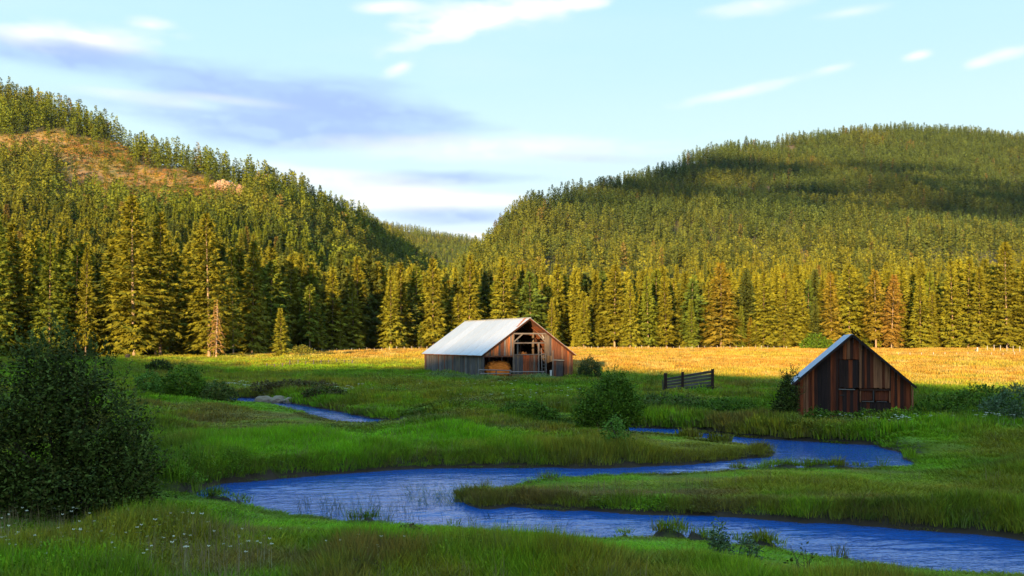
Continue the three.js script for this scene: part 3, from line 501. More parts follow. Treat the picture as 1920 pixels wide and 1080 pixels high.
{ // hay in the low bay
  const R = rng(31), [x, , D] = inBarn(2.65, 0, -1.25), o = thing('hay_heap', 'rounded orange heap of hay inside the low bay of the barn', 'hay', x, D, 0.02, BARN.turn);
  const g = new THREE.SphereGeometry(1, 36, 22), p = g.attributes.position;
  for (let i = 0; i < p.count; i++) { const a = p.getX(i), b = p.getY(i), c = p.getZ(i), q = (v, e) => Math.sign(v) * Math.pow(Math.abs(v), e), n = 1 + (fbm3(a * 5, b * 5, c * 5, 3) - 0.5) * 0.5; p.setXYZ(i, q(a, 0.75) * 1.68 * n, 0.95 + q(b, 0.8) * 1.12 * n, q(c, 0.8) * 0.9 * n); }
  g.computeVertexNormals();
  const straw = detail(256, (u, v) => { const n = tiling(u, v, 10, 26, 4, 21); return [0.6 + 0.5 * n, 0.5 + 0.55 * n, 0.35 + 0.7 * n]; }); straw.repeat.set(4, 3);
  part('heap', g, new THREE.MeshStandardMaterial({ color: new THREE.Color(0.95, 0.26, 0.03), roughness: 1, map: straw, bumpMap: straw, bumpScale: 0.08 }), o);
  const f = new Faces(true);
  for (let i = 0; i < 900; i++) { const a = R() * 6.283, e = Math.acos(R() * 1.4 - 0.4), q = (v, w) => Math.sign(v) * Math.pow(Math.abs(v), w), b = [q(Math.sin(e) * Math.cos(a), 0.75) * 1.68, 0.95 + q(Math.cos(e), 0.8) * 1.12, q(Math.sin(e) * Math.sin(a), 0.8) * 0.9], d = norm([R() - 0.5, R() - 0.3, R() - 0.5]); f.tri(b, add(b, [0.025, 0.01, 0.01]), add(b, d, 0.28), norm([b[0], b[1] - 1, b[2]])); }
  part('loose_stalks', f.geo(), leafM([0.80, 0.30, 0.05]), o).userData.kind = 'stuff';
}
{ // brown heap behind the boards
  const [x, , D] = inBarn(6.6, 0, -2.4), o = thing('straw_pile', 'brown straw pile behind the low boards of the tall barn bay', 'straw', x, D, 0.02, BARN.turn);
  const g = new THREE.SphereGeometry(1, 24, 14), p = g.attributes.position; for (let i = 0; i < p.count; i++) { const a = p.getX(i), b = p.getY(i), c = p.getZ(i), n = 1 + (fbm3(a * 4 + 5, b * 4, c * 4, 3) - 0.5) * 0.5; p.setXYZ(i, a * 1.1 * n, 1.6 + b * 1.7 * n, c * 0.9 * n); } g.computeVertexNormals();
  part('pile', g, std([0.24, 0.10, 0.03], 1), o);
}
{ // ladder
  const [x, , D] = inBarn(8.2, 0, 0.45), o = thing('ladder', 'grey wooden ladder leaning in the open bay of the barn', 'ladder', x, D, 0, BARN.turn);
  part('rail', beam([-0.32, -0.1, 0.05], [-0.28, 3.7, -0.32], 0.08), WEATHERED[2], o); part('rail', beam([0.32, -0.1, 0.05], [0.3, 3.0, -0.28], 0.08), WEATHERED[2], o);
  for (let k = 0; k < 7; k++) { const t = 0.12 + k * 0.12; part('rung', beam([-0.33, t * 3.6, 0.06 - t * 0.36], [0.33, t * 3.6, 0.06 - t * 0.36], 0.06), WEATHERED[k % 3], o); }
}
{ // rail fence in front of the bays
  const [x, , D] = inBarn(0, 0, 0.9), o = thing('rail_fence', 'low grey pole fence across the front of the open barn', 'fence', x, D, 0, BARN.turn);
  for (const [a, b, y0, y1, m] of [[-0.9, 3.4, 1.18, 1.02, WEATHERED[2]], [-0.8, 3.3, 0.72, 0.66, WEATHERED[2]], [3.2, 7.9, 0.86, 0.82, WEATHERED[2]], [3.1, 7.9, 0.5, 0.46, RUST[3]]]) part('rail', stick([[a, y0, 0], [mix(a, b, 0.5), (y0 + y1) / 2 + 0.03, 0], [b, y1, 0]], 0.075, 0.06, 6), m, o);
  for (const [px, h] of [[-0.55, 1.25], [1.4, 1.1], [3.25, 1.15], [5.6, 0.95], [7.8, 0.95]]) part('post', stick([[px, -0.3, -0.09], [px + 0.02, h, -0.09]], 0.08, 0.07, 6), WEATHERED[1], o);
}
{ const [x, , D] = inBarn(8.95, 0, 0.7), o = thing('marker_post', 'short white post standing beside the barn ladder', 'post', x, D, 0, 0.2); part('post', beam([0, -0.2, 0], [0.03, 0.95, 0], 0.2, 0.1), std([0.72, 0.68, 0.66]), o); part('cap', slab(-0.13, 0.16, 0.95, 0.95, 1.0, 1.0, 0.08, -0.08), std([0.72, 0.68, 0.66]), o); }

// ------------------------------------------------------------------ the shed
const SHED = { x: 19.2, D: 50, turn: -17 * Math.PI / 180, H: 3.06, L: 7 };
{
  const R = rng(19), { H, L } = SHED, E0 = 2.08, RISE = 2.72, roofY = (x) => E0 + RISE * (1 - Math.abs(x) / H);
  const o = thing('shed', 'small dark brown plank shed with blue-grey metal roof by the stream', 'shed', SHED.x, SHED.D, 0.02, SHED.turn);
  const tone = (x, r) => ((x > -1.95 && x < -1.2) ? pick(PITCH, r) : r() < 0.16 ? UMBER[4] : pick(UMBER, r));
  const front = hold('gable_wall', o);
  boards(front, R, tone, -H, -0.72, 0.155, () => -0.25, (x) => roofY(x) + 0.03, 0, 0.03);
  boards(front, R, (x, r) => pick(UMBER, r), -0.72, 0.36, 0.2, () => 3.45, (x) => roofY(x) + 0.03, 0, 0.03, 'plank', 0.01);
  boards(front, R, tone, 0.36, 2.02, 0.15, () => 1.84, (x) => roofY(x) + 0.03, 0, 0.03);
  boards(front, R, tone, 2.02, H, 0.155, () => -0.25, (x) => roofY(x) + 0.03, 0, 0.03);
  const loft = hold('loft_door', o); loft.userData.label = 'dark plank loft door'; boards(loft, R, (x, r) => (Math.abs(x + 0.2) < 0.09 ? UMBER[0] : pick(PITCH, r)), -0.7, 0.34, 0.17, () => 1.84, () => 3.42, -0.05, 0.03);
  part('sill', beam([-0.72, 1.76, 0.03], [0.14, 1.75, 0.03], 0.05, 0.07), WEATHERED[2], loft);
  const low = hold('door', o); boards(low, R, (x, r) => (r() < 0.3 ? UMBER[1] : pick(PITCH, r)), -0.7, 0.34, 0.18, () => -0.2, () => 1.72, -0.03, 0.03); part('cross_bar', beam([-0.66, 1.42, 0.0], [-0.42, 1.42, 0.0], 0.05), WEATHERED[3], low);
  const gate = hold('double_door', o); gate.userData.label = 'low double door with two recessed upper panels';
  boards(gate, R, (x, r) => (r() < 0.35 ? UMBER[1] : pick(PITCH, r)), 0.38, 2.0, 0.2, () => -0.2, () => 1.08, -0.02, 0.03);
  part('panel', slab(0.46, 1.04, 1.16, 1.16, 1.68, 1.68, -0.05, -0.08, 0.3), UMBER[1], gate); part('panel', slab(1.18, 1.92, 1.16, 1.16, 1.68, 1.68, -0.05, -0.08, 0.7), UMBER[1], gate);
  part('rail', beam([0.38, 1.74, 0.0], [2.0, 1.76, 0.0], 0.1, 0.08), UMBER[3], gate); part('stile', beam([0.42, 1.05, -0.01], [0.42, 1.7, -0.01], 0.07), UMBER[4], gate); part('stile', beam([1.11, 1.1, 0.01], [1.11, 1.7, 0.01], 0.06), WEATHERED[1], gate); part('stile', beam([1.96, 1.05, -0.01], [1.96, 1.7, -0.01], 0.07), UMBER[4], gate);
  part('ledge', beam([0.52, 1.1, 0.04], [1.12, 1.1, 0.04], 0.045, 0.06), WEATHERED[2], gate); part('ledge', beam([1.26, 1.1, 0.04], [1.8, 1.1, 0.04], 0.04, 0.05), WEATHERED[1], gate);
  for (const s of [-1, 1]) { const w = hold('side_wall', o); sideBoards(w, R, tone, s < 0 ? -H : H - 0.03, -0.04, -L, 0.24, E0 - 0.03, 0.03); }
  const back = hold('back_wall', o); boards(back, R, tone, -H, H, 0.3, () => -0.2, (x) => roofY(x) + 0.03, -L + 0.03, 0.03);
  part('corner_post', beam([-H - 0.06, -0.2, 0.06], [-H - 0.06, E0 - 0.1, 0.06], 0.09), WEATHERED[3], o); part('corner_post', beam([H + 0.05, -0.2, 0.05], [H + 0.05, E0 - 0.1, 0.05], 0.09), UMBER[4], o);
  const roof = hold('roof', o); roof.userData.label = 'blue-grey metal sheet roof'; const oh = 0.22, k = RISE / H;
  const TIN = [0, 1].map((i) => new THREE.MeshStandardMaterial({ color: new THREE.Color(0.50 - 0.04 * i, 0.53 - 0.04 * i, 0.62 - 0.04 * i), roughness: 0.75, metalness: 0.1, map: zincTex }));
  roofSheets(roof, -H - oh, E0 - oh * k + 0.05, 0, E0 + RISE + 0.05, 0.3, -L - 0.3, 8, TIN, R); roofSheets(roof, H + oh, E0 - oh * k + 0.05, 0, E0 + RISE + 0.05, 0.3, -L - 0.3, 8, TIN, R);
  for (const s of [-1, 1]) { part('barge_board', beam([s * (H + oh), E0 - oh * k + 0.02, 0.325], [0, E0 + RISE + 0.03, 0.325], 0.13, 0.03), PITCH[s < 0 ? 1 : 0], roof); part('purlin', beam([s * H * 0.5, roofY(H * 0.5) - 0.06, 0.25], [s * H * 0.5, roofY(H * 0.5) - 0.06, -L], 0.09), PITCH[1], roof); }
}

// ------------------------------------------------------------------ plank chute fence, wire fences, stump, stones
{
  const x = 15.4, D = 77, o = thing('chute_fence', 'dark plank fence on three posts, rails climbing to its tallest post', 'fence', x, D, undefined, 0.0), R = rng(3), pw = PITCH[1];
  for (const [px, h, w] of [[-2.1, 1.78, 0.26], [-0.62, 1.9, 0.2], [1.98, 2.14, 0.22]]) part('post', beam([px, -0.4, 0.1], [px + 0.02, h, 0.1], w), pw, o);
  part('post', beam([-2.28, -0.4, 0.0], [-2.3, 1.2, 0.0], 0.09), WEATHERED[3], o);
  for (let k = 0; k < 6; k++) { const y0 = 1.22 - k * 0.25, y1 = 1.92 - k * 0.30; part('rail', beam([-2.15, y0 + (R() - 0.5) * 0.03, -0.06], [2.12 + R() * 0.08, y1 + (R() - 0.5) * 0.03, -0.06], 0.19, 0.05), WEATHERED[[3, 1, 1, 0, 3, 1][k]], o); if (k < 3) part('rail_edge', beam([-2.0, y0 + 0.105, -0.03], [2.0, y1 + 0.108, -0.03], 0.03, 0.06), PALE[1], o); }
}
function postFence(label, group, pts, h, m, wire = true) {
  const [x0, D0] = pts[0], o = thing('wire_fence', label, 'fence', x0, D0, undefined, 0), base = o.position.y; if (group) o.userData.group = group;
  const R = rng(pts.length * 7 + Math.round(D0)), top = [];
  pts.forEach(([x, D]) => { const y = ground(x, D) - base, k = h * mix(0.8, 1.2, R()), l = (R() - 0.5) * 0.12; part('post', stick([[x - x0, y - 0.3, D0 - D], [x - x0 + l, y + k, D0 - D]], 0.085, 0.075, 5), m[Math.floor(R() * m.length)], o); top.push([x - x0 + l * 0.8, y + k * 0.85, D0 - D + 0.08]); });
  if (wire) for (const f of [0, 0.45]) part('wire', stick(top.map((p) => [p[0], p[1] - f, p[2]]), 0.008, 0.008, 3), std([0.3, 0.28, 0.26], 0.6, { metalness: 0.5 }), o);
}
const lineOf = (px0, D0, px1, D1, n) => Array.from({ length: n }, (_, i) => { const t = i / (n - 1), D = mix(D0, D1, t); return [worldPx(mix(px0, px1, t), D), D]; });
const pale = [std([0.42, 0.36, 0.30]), std([0.34, 0.28, 0.22]), std([0.5, 0.45, 0.4])];
postFence('line of small dark posts in the meadow left of the barn', null, lineOf(500, 132, 660, 146, 12), 1.1, [WEATHERED[3], WEATHERED[1]]);
postFence('pale fence posts along the woods left of the barn', null, lineOf(575, 224, 800, 248, 17), 1.0, pale);
postFence('pale fence posts along the woods between barn and shed', null, lineOf(1062, 256, 1475, 258, 36), 1.0, pale);
postFence('pale fence posts crossing the golden field right of the shed', null, lineOf(1685, 190, 1990, 186, 15), 0.9, pale);
postFence('tall white posts beside the dirt track at the far woods', null, lineOf(1852, 226, 1925, 214, 7), 1.6, pale);
{
  const o = thing('gate_post', 'thick white post alone at the end of the dirt track', 'post', worldPx(1833, 216), 216); part('post', stick([[0, -0.3, 0], [0.04, 1.45, 0]], 0.24, 0.2, 8), pale[2], o); part('brace', beam([-1.0, -0.2, 0], [-0.1, 1.2, 0], 0.14), WEATHERED[1], o);
  const s = thing('tree_stump', 'dark cut stump at the foot of the tallest pine', 'stump', worldPx(239, 172), 172), R = rng(5);
  part('stump', stick([[0, -0.3, 0], [0.02, 0.25, 0], [0.03, 0.95, 0]], 0.62, 0.42, 10), std([0.05, 0.035, 0.028]), s);
  part('cut_face', new THREE.CylinderGeometry(0.40, 0.40, 0.03, 12).translate(0.03, 0.97, 0), std([0.22, 0.16, 0.11]), s);
}
{
  const R = rng(12), sp = [[-20.6, 73.9, 0.62, 'flat pale boulder, leftmost of three at the brook edge'], [-19.35, 73.4, 0.7, 'tilted pale boulder in the middle of three at the brook edge'], [-18.0, 72.7, 0.55, 'small pale boulder, rightmost of three at the brook edge']];
  sp.forEach(([x, D, r, label], i) => {
    const g = new THREE.IcosahedronGeometry(1, 3), p = g.attributes.position; for (let k = 0; k < p.count; k++) { const a = p.getX(k), b = p.getY(k), c = p.getZ(k), n = 1 + (fbm3(a * 1.6 + i * 9, b * 1.6, c * 1.6, 3) - 0.5) * 0.75; p.setXYZ(k, a * n * r * 1.35, b * n * r * 0.62, c * n * r); } g.computeVertexNormals();
    const o = new THREE.Mesh(g, new THREE.MeshStandardMaterial({ color: new THREE.Color(0.27, 0.20, 0.13), roughness: 0.95, map: zincTex, bumpMap: zincTex, bumpScale: 0.2 })); o.name = numbered('boulder'); o.userData = { label, category: 'boulder', group: 'boulders at the brook' }; o.position.set(x, WATER + 0.16, -D); o.rotation.y = i * 1.7; o.castShadow = o.receiveShadow = true; scene.add(o);
  });
}
// ------------------------------------------------------------------ bushes and shrubs
function bushGeo(seed, lumps, n, leaf, colors, fill = 0.55) {
  const size = Math.max(...lumps.map((l) => l[1] + l[4])), gaps = size > 1.2 ? 5.2 / size : 0;
  const R = rng(seed), f = new Faces(true), vol = lumps.map((l) => l[3] * l[4] * l[5]), sum = vol.reduce((a, b) => a + b, 0);
  for (let i = 0; i < n; i++) {
    let t = R() * sum, k = 0; while (k < lumps.length - 1 && t > vol[k]) t -= vol[k++];
    const [cx, cy, cz, rx, ry, rz] = lumps[k], z = R() * 2 - 1, a = R() * 6.283, s = Math.sqrt(1 - z * z), d = [s * Math.cos(a), z, s * Math.sin(a)];
    const lump = 1 + (fbm3(d[0] * 2.6 + seed, d[1] * 2.6 + k * 3, d[2] * 2.6, 3) - 0.5) * 0.95, rr = Math.pow(mix(fill, 1, R()), 0.6) * lump * (R() < 0.06 ? mix(1, 1.22, R()) : 1);
    const p = [cx + d[0] * rx * rr, cy + d[1] * ry * rr, cz + d[2] * rz * rr]; if (p[1] < 0.02 || (gaps && fbm3(p[0] * gaps + 7, p[1] * gaps, p[2] * gaps + seed, 2) < (size > 4 ? 0.33 : 0.37))) continue;
    const l = leaf * mix(0.6, 1.35, R()), q = norm([d[0] + (R() - 0.5) * 2.2, (R() - 0.4) * 1.6, d[2] + (R() - 0.5) * 2.2]), nn = norm([d[0] + (R() - 0.5) * 1.6, d[1] * 0.6 + 0.5 + (R() - 0.5) * 1.4, d[2] + (R() - 0.5) * 1.6]), w = norm(cross(q, nn)), c = colors[Math.floor(R() * colors.length)], v = mix(0.8, 1.25, R()), col = [c[0] * v, c[1] * v, c[2] * v];
    const m = add(p, q, l * 0.45), e = add(p, q, l), wl = add(m, w, -l * 0.3), wr = add(m, w, l * 0.3);
    f.tri(p, wr, wl, nn, col); f.tri(wl, wr, e, nn, col);
  }
  const tips = size > 1 ? Math.round(n / 170) : 0;     // leafy shoots standing out of the outline
  for (let i = 0; i < tips; i++) {
    const l = lumps[Math.floor(R() * lumps.length)], a = R() * 6.283, e = mix(0.15, 1.5, R()), d = [Math.cos(a) * Math.cos(e), Math.sin(e), Math.sin(a) * Math.cos(e)], b = [l[0] + d[0] * l[3] * 0.9, l[1] + d[1] * l[4] * 0.9, l[2] + d[2] * l[5] * 0.9], g = norm([d[0] + (R() - 0.5) * 0.6, d[1] + 0.6, d[2] + (R() - 0.5) * 0.6]), len = size * mix(0.07, 0.2, R()), c = colors[Math.floor(R() * colors.length)], v = mix(0.9, 1.5, R());
    for (let k = 0; k < 16; k++) { const p = add(b, g, len * k / 15), q = norm(add([(R() - 0.5) * 2, R() - 0.3, (R() - 0.5) * 2], g, 0.5)), w = norm(cross(q, [0.3, 0.8, 0.5])), z = leaf * mix(0.6, 1.1, R()), m = add(p, q, z * 0.5), col = [c[0] * v, c[1] * v, c[2] * v]; f.tri(p, add(m, w, z * 0.25), add(m, w, -z * 0.25), [0, 1, 0], col); f.tri(add(m, w, -z * 0.25), add(m, w, z * 0.25), add(p, q, z), [0, 1, 0], col); }
  }
  return f.geo();
}
const leafV = new THREE.MeshPhysicalMaterial({ vertexColors: true, roughness: 0.85, specularIntensity: 0.3, side: THREE.DoubleSide });
const twig = std([0.07, 0.048, 0.032]);
function bush(name, label, x, D, lumps, n, leaf, colors, stems = 7, category = 'bush', fill = 0.55, thick = 1) {
  const o = thing(name, label, category, x, D, ground(x, D)), R = rng(Math.round(Math.abs(x * 91 + D * 17)));
  part('foliage', bushGeo(Math.round(Math.abs(x * 37 + D * 13)), lumps, n, leaf, colors, fill), leafV, o);
  for (let i = 0; i < stems; i++) { const l = lumps[i % lumps.length], e = [l[0] + (R() - 0.5) * l[3], l[1] + l[4] * (R() - 0.1) * 0.8, l[2] + (R() - 0.5) * l[5]], b = [(R() - 0.5) * 0.5, -0.15, (R() - 0.5) * 0.5]; part('stem', stick([b, [mix(b[0], e[0], 0.35), e[1] * 0.45, mix(b[2], e[2], 0.35)], e], (0.035 + 0.012 * l[4]) * thick, 0.01 * thick, 5), twig, o); }
  return o;
}
const DARKLEAF = [[0.036, 0.050, 0.006], [0.045, 0.064, 0.007], [0.060, 0.060, 0.010], [0.026, 0.040, 0.006], [0.090, 0.120, 0.020]], MIDLEAF = [[0.065, 0.125, 0.006], [0.080, 0.150, 0.008], [0.050, 0.095, 0.006], [0.105, 0.165, 0.012]], FRESH = [[0.10, 0.20, 0.02], [0.13, 0.22, 0.03], [0.08, 0.16, 0.015]], MOSS = [[0.085, 0.115, 0.02], [0.11, 0.12, 0.025], [0.06, 0.10, 0.015]], DRAB = [[0.10, 0.075, 0.025], [0.085, 0.085, 0.02], [0.13, 0.09, 0.03]], SAGE = [[0.09, 0.14, 0.06], [0.12, 0.16, 0.08], [0.07, 0.12, 0.04]];
bush('willow_bush', 'large dark leafy bush filling the near corner', -11.2, 22.6, [[-0.7, 2.2, 0, 1.3, 2.1, 1.3], [0.6, 2.0, 0.1, 1.15, 1.75, 1.1], [1.45, 1.5, 0.2, 0.85, 1.4, 0.8], [1.75, 0.8, 0.4, 0.6, 0.9, 0.7], [-1.9, 1.5, 0.2, 1.2, 1.7, 1.2], [-0.3, 3.7, 0, 0.5, 0.95, 0.6], [-0.95, 3.5, 0.1, 0.45, 0.9, 0.5], [0.5, 3.3, 0, 0.4, 0.8, 0.5], [-3.3, 1.2, 0.6, 1.3, 1.5, 1.2], [0.2, 0.7, 0.7, 1.9, 0.8, 1.0]], 46000, 0.10, DARKLEAF, 26, 'bush', 0.2);
bush('willow_bush', 'round green bush on the stream bank between barn and shed', 4.96, 45.6, [[0, 1.5, 0, 1.62, 1.55, 1.6], [-0.9, 1.0, 0.2, 0.95, 1.0, 1.0], [0.95, 1.1, 0.1, 0.95, 1.1, 1.0], [0.3, 2.5, 0, 0.8, 0.7, 0.8], [0, 0.5, 0.3, 1.5, 0.6, 1.3]], 17000, 0.13, MIDLEAF, 12, 'bush', 0.35);
bush('willow_bush', 'dark bush against the right corner of the barn', 9.3, 107, [[0, 1.3, 0, 1.2, 1.45, 1.2], [0.5, 0.8, 0.3, 1.1, 0.9, 1.1], [-0.6, 0.7, 0.4, 0.8, 0.9, 0.8]], 5000, 0.2, [[0.06, 0.075, 0.02], [0.085, 0.10, 0.025], [0.05, 0.07, 0.02]], 6);
bush('willow_bush', 'narrow dark bush growing against the left side of the shed', 15.1, 48.6, [[0, 1.25, 0, 0.62, 1.45, 0.7], [0.25, 2.2, 0, 0.4, 0.7, 0.45], [-0.25, 0.6, 0.1, 0.65, 0.8, 0.7]], 7000, 0.12, DARKLEAF, 6, 'bush', 0.35);
bush('alder_shrub', 'small yellow-green shrub on the grassy point below the round bush', 4.25, 36.9, [[0, 0.75, 0, 0.5, 0.75, 0.5], [0.2, 0.4, 0, 0.5, 0.45, 0.5]], 1100, 0.12, FRESH, 6);
bush('willow_bush', 'round dark green bush in the meadow right of the big near bush', -27.2, 73.5, [[0, 1.35, 0, 1.6, 1.5, 1.5], [1.2, 0.8, 0.3, 1.1, 0.9, 1.0], [-0.8, 0.8, 0, 0.9, 0.9, 0.9]], 6000, 0.19, MIDLEAF, 7);
bush('willow_bush', 'paler green bush beside the round dark meadow bush', -31.4, 76.6, [[0, 0.95, 0, 1.05, 1.05, 1.0], [0.6, 0.5, 0.2, 0.8, 0.6, 0.8]], 3200, 0.18, FRESH, 5);
bush('willow_bush', 'low olive bush right of the round dark meadow bush', -23.9, 71.6, [[0, 0.8, 0, 1.15, 0.9, 1.0], [0.8, 0.5, 0, 0.9, 0.6, 0.8]], 2800, 0.18, MOSS, 5);
bush('willow_bush', 'small dark bush in the back meadow above the paler bush', -46.5, 117, [[0, 0.9, 0, 1.5, 1.0, 1.2]], 2400, 0.24, DARKLEAF, 4);
bush('willow_bush', 'dark shrub at the sunny field edge right of the shed', 23.3, 48.4, [[0, 0.7, 0, 1.1, 0.85, 1.0], [0.9, 0.5, -0.3, 1.0, 0.7, 0.9], [-0.8, 0.4, 0, 0.7, 0.5, 0.7]], 5000, 0.12, MIDLEAF, 6);
bush('willow_bush', 'grey-green shrub cut by the right picture edge', 26.6, 46.8, [[0, 0.9, 0, 1.3, 1.05, 1.1], [-1.1, 0.6, 0.2, 1.0, 0.7, 0.9]], 5600, 0.12, SAGE, 6);
bush('willow_bush', 'low dark shrub behind the grey-green shrub at the field edge', 27.6, 52.0, [[0, 0.8, 0, 1.7, 0.95, 1.2]], 3600, 0.14, MIDLEAF, 5);
bush('herb_clump', 'low dark thicket on the slope in front of the barn', 0.7, 52.0, [[0, 0.5, 0, 1.5, 0.6, 1.0], [1.0, 0.4, 0.3, 1.0, 0.5, 0.8]], 3400, 0.13, MIDLEAF, 4);
bush('herb_clump', 'shadowy thicket between the round bush and the plank fence', 9.6, 56.5, [[0, 0.55, 0, 1.9, 0.7, 1.2], [1.6, 0.5, 0.2, 1.3, 0.6, 1.0]], 4200, 0.14, MOSS, 4);
bush('herb_clump', 'weedy thicket on the bank below the plank fence', 12.6, 54.0, [[0, 0.45, 0, 1.7, 0.6, 1.1], [1.4, 0.4, 0, 1.1, 0.5, 0.9]], 3600, 0.13, MIDLEAF, 4);
bush('herb_clump', 'brownish thicket above the boulders at the brook', -19.6, 78.5, [[0, 0.45, 0, 2.2, 0.65, 1.0], [2.4, 0.4, 0.3, 1.6, 0.55, 0.9], [-2.2, 0.4, 0, 1.3, 0.5, 0.8]], 4200, 0.17, DRAB, 4);
bush('herb_clump', 'dark thicket over the brook bank right of the boulders', -15.2, 70.5, [[0, 0.4, 0, 1.5, 0.6, 0.7], [1.3, 0.3, 0.4, 0.9, 0.5, 0.6]], 2600, 0.16, [...DARKLEAF, ...DRAB], 4);
bush('herb_clump', 'leafy tangle at the foot of the shed front', 17.6, 47.9, [[0, 0.3, 0, 1.6, 0.5, 0.6], [-1.2, 0.4, 0.2, 0.7, 0.6, 0.6], [1.6, 0.35, 0, 1.1, 0.5, 0.5]], 5200, 0.10, MIDLEAF, 4);
bush('herb_clump', 'leafy tangle below the double door of the shed', 20.9, 46.9, [[0, 0.3, 0, 1.4, 0.5, 0.6], [1.4, 0.3, 0.1, 0.9, 0.45, 0.5]], 4200, 0.10, MIDLEAF, 4);
bush('herb_clump', 'small brown tussock at the near water edge', -2.48, 21.3, [[0, 0.14, 0, 0.3, 0.22, 0.25]], 700, 0.07, DRAB, 2);
bush('herb_clump', 'brown dying clump among the grass at the bottom edge', -2.9, 16.6, [[0, 0.16, 0, 0.45, 0.22, 0.3], [0.5, 0.1, 0.1, 0.3, 0.15, 0.25]], 900, 0.06, [[0.05, 0.035, 0.02], [0.08, 0.05, 0.025]], 3);
bush('willow_sapling', 'leafy willow sapling in front of the stream', 4.46, 19.2, [[0, 0.42, 0, 0.22, 0.42, 0.2], [0.1, 0.25, 0, 0.26, 0.28, 0.22]], 620, 0.075, SAGE, 7, 'sapling', 0.1, 0.3);
bush('willow_sapling', 'thinner willow sapling right of the leafy one', 5.02, 18.9, [[0, 0.36, 0, 0.16, 0.36, 0.15], [0.16, 0.22, 0, 0.2, 0.22, 0.16]], 300, 0.07, SAGE, 7, 'sapling', 0.1, 0.3);
bush('bare_twigs', 'reddish bare twigs with few leaves beside the saplings', 5.85, 18.0, [[-0.22, 0.34, 0, 0.05, 0.34, 0.05], [0.08, 0.4, 0, 0.06, 0.4, 0.06], [0.26, 0.38, 0.02, 0.06, 0.1, 0.05]], 46, 0.07, DARKLEAF, 9, 'twigs', 0.1, 0.28);
bush('willow_bush', 'sunlit yellow bush at the foot of the woods left of the barn', worldPx(566, 200), 200, [[0, 1.1, 0, 2.0, 1.3, 1.5], [1.6, 0.7, 0, 1.4, 0.9, 1.2]], 2600, 0.35, [[0.18, 0.16, 0.02], [0.14, 0.15, 0.02]], 4);
bush('willow_bush', 'sunlit green bush at the foot of the woods left of the shed roof', worldPx(1530, 255), 255, [[0, 2.0, 0, 3.0, 2.4, 2.4], [2.6, 1.4, 0, 2.2, 1.6, 2.0], [-2.4, 1.2, 0, 2.0, 1.5, 1.8]], 4200, 0.45, MIDLEAF, 4);
{ // the tangled dead snag at the meadow edge
  const D = 180, x = worldPx(405, D), o = thing('dead_snag', 'small half-dead tree with tangled bare orange boughs at the meadow edge', 'tree', x, D), R = rng(55), wood = std([0.50, 0.27, 0.13]);
  part('trunk', stick([[0, -0.3, 0], [0.1, 4, 0], [0.25, 8.5, 0.1], [0.2, 12, 0]], 0.17, 0.03, 6), std([0.46, 0.33, 0.24]), o);
  for (let i = 0; i < 46; i++) { const y = 1.5 + 9.5 * (i / 46), a = i * 2.4, l = mix(2.6, 0.7, i / 46) * mix(0.6, 1.1, R()); part('bough', stick([[0.15, y, 0], [Math.sin(a) * l * 0.6, y - 0.1, Math.cos(a) * l * 0.6], [Math.sin(a) * l, y - 0.7 - R() * 0.9, Math.cos(a) * l]], 0.06, 0.02, 4), wood, o); }
  part('crown', crown(901, 12, 2.5, 0.1, 60, 8, 0.62, 'fir'), NEEDLE[5], o);
}

// ------------------------------------------------------------------ grass, flowers, reeds
function tuft(seed, n, h, spread, width, bend, up = 0.75) {
  const R = rng(seed), f = new Faces(true);
  for (let i = 0; i < n; i++) {
    const a = R() * 6.283, r = spread * Math.sqrt(R()), b = [Math.cos(a) * r, -0.03, Math.sin(a) * r], hh = h * mix(0.5, 1.1, R()), d = a + (R() - 0.5) * 2, k = bend * hh * mix(0.2, 1, R()), yaw = R() * 6.283, w = [Math.cos(yaw) * width / 2, 0, Math.sin(yaw) * width / 2];
    const m = [b[0] + Math.cos(d) * k * 0.35, hh * 0.6, b[2] + Math.sin(d) * k * 0.35], t = [b[0] + Math.cos(d) * k, hh, b[2] + Math.sin(d) * k], nn = norm([Math.sin(yaw) * (1 - up) + (R() - 0.5) * 0.5, up, -Math.cos(yaw) * (1 - up) + 0.25 + (R() - 0.5) * 0.5]);
    const ml = add(m, w, -0.8), mr = add(m, w, 0.8);
    f.tri(add(b, w, -1), add(b, w), mr, nn); f.tri(add(b, w, -1), mr, ml, nn); f.tri(ml, mr, t, nn);
  }
  return f.geo();
}
function herb(seed, n, h, spread, leaf) {
  const R = rng(seed), f = new Faces(true);
  for (let i = 0; i < n; i++) { const a = R() * 6.283, r = spread * Math.sqrt(R()), p = [Math.cos(a) * r, h * Math.pow(R(), 0.7) * (1 - 0.4 * r / spread), Math.sin(a) * r], q = norm([R() - 0.5, R() * 0.6 - 0.1, R() - 0.5]), nn = norm([(R() - 0.5) * 1.2, 0.7, (R() - 0.5) * 1.2 + 0.3]), w = norm(cross(q, nn)), l = leaf * mix(0.6, 1.3, R()); const m = add(p, q, l * 0.5); f.tri(p, add(m, w, l * 0.28), add(m, w, -l * 0.28), nn); f.tri(add(m, w, -l * 0.28), add(m, w, l * 0.28), add(p, q, l), nn); }
  return f.geo();
}
const white = leafM([1, 1, 1], { roughness: 0.8 });
function scatter(name, label, category, sets) {
  const o = new THREE.Group(); o.name = name; o.userData = { kind: 'stuff', label, category }; scene.add(o);
  const c = new THREE.Color();
  for (const [part_, geo, list] of sets) { if (!list.length) continue; const m = new THREE.InstancedMesh(geo, white, list.length); m.name = part_; list.forEach(([mat, k], i) => { m.setMatrixAt(i, mat); m.setColorAt(i, c.setRGB(...k)); }); m.castShadow = m.receiveShadow = true; o.add(m); }
}
const Q4 = new THREE.Quaternion(), V4 = new THREE.Vector3(), S4 = new THREE.Vector3(), UPV = new THREE.Vector3(0, 1, 0);
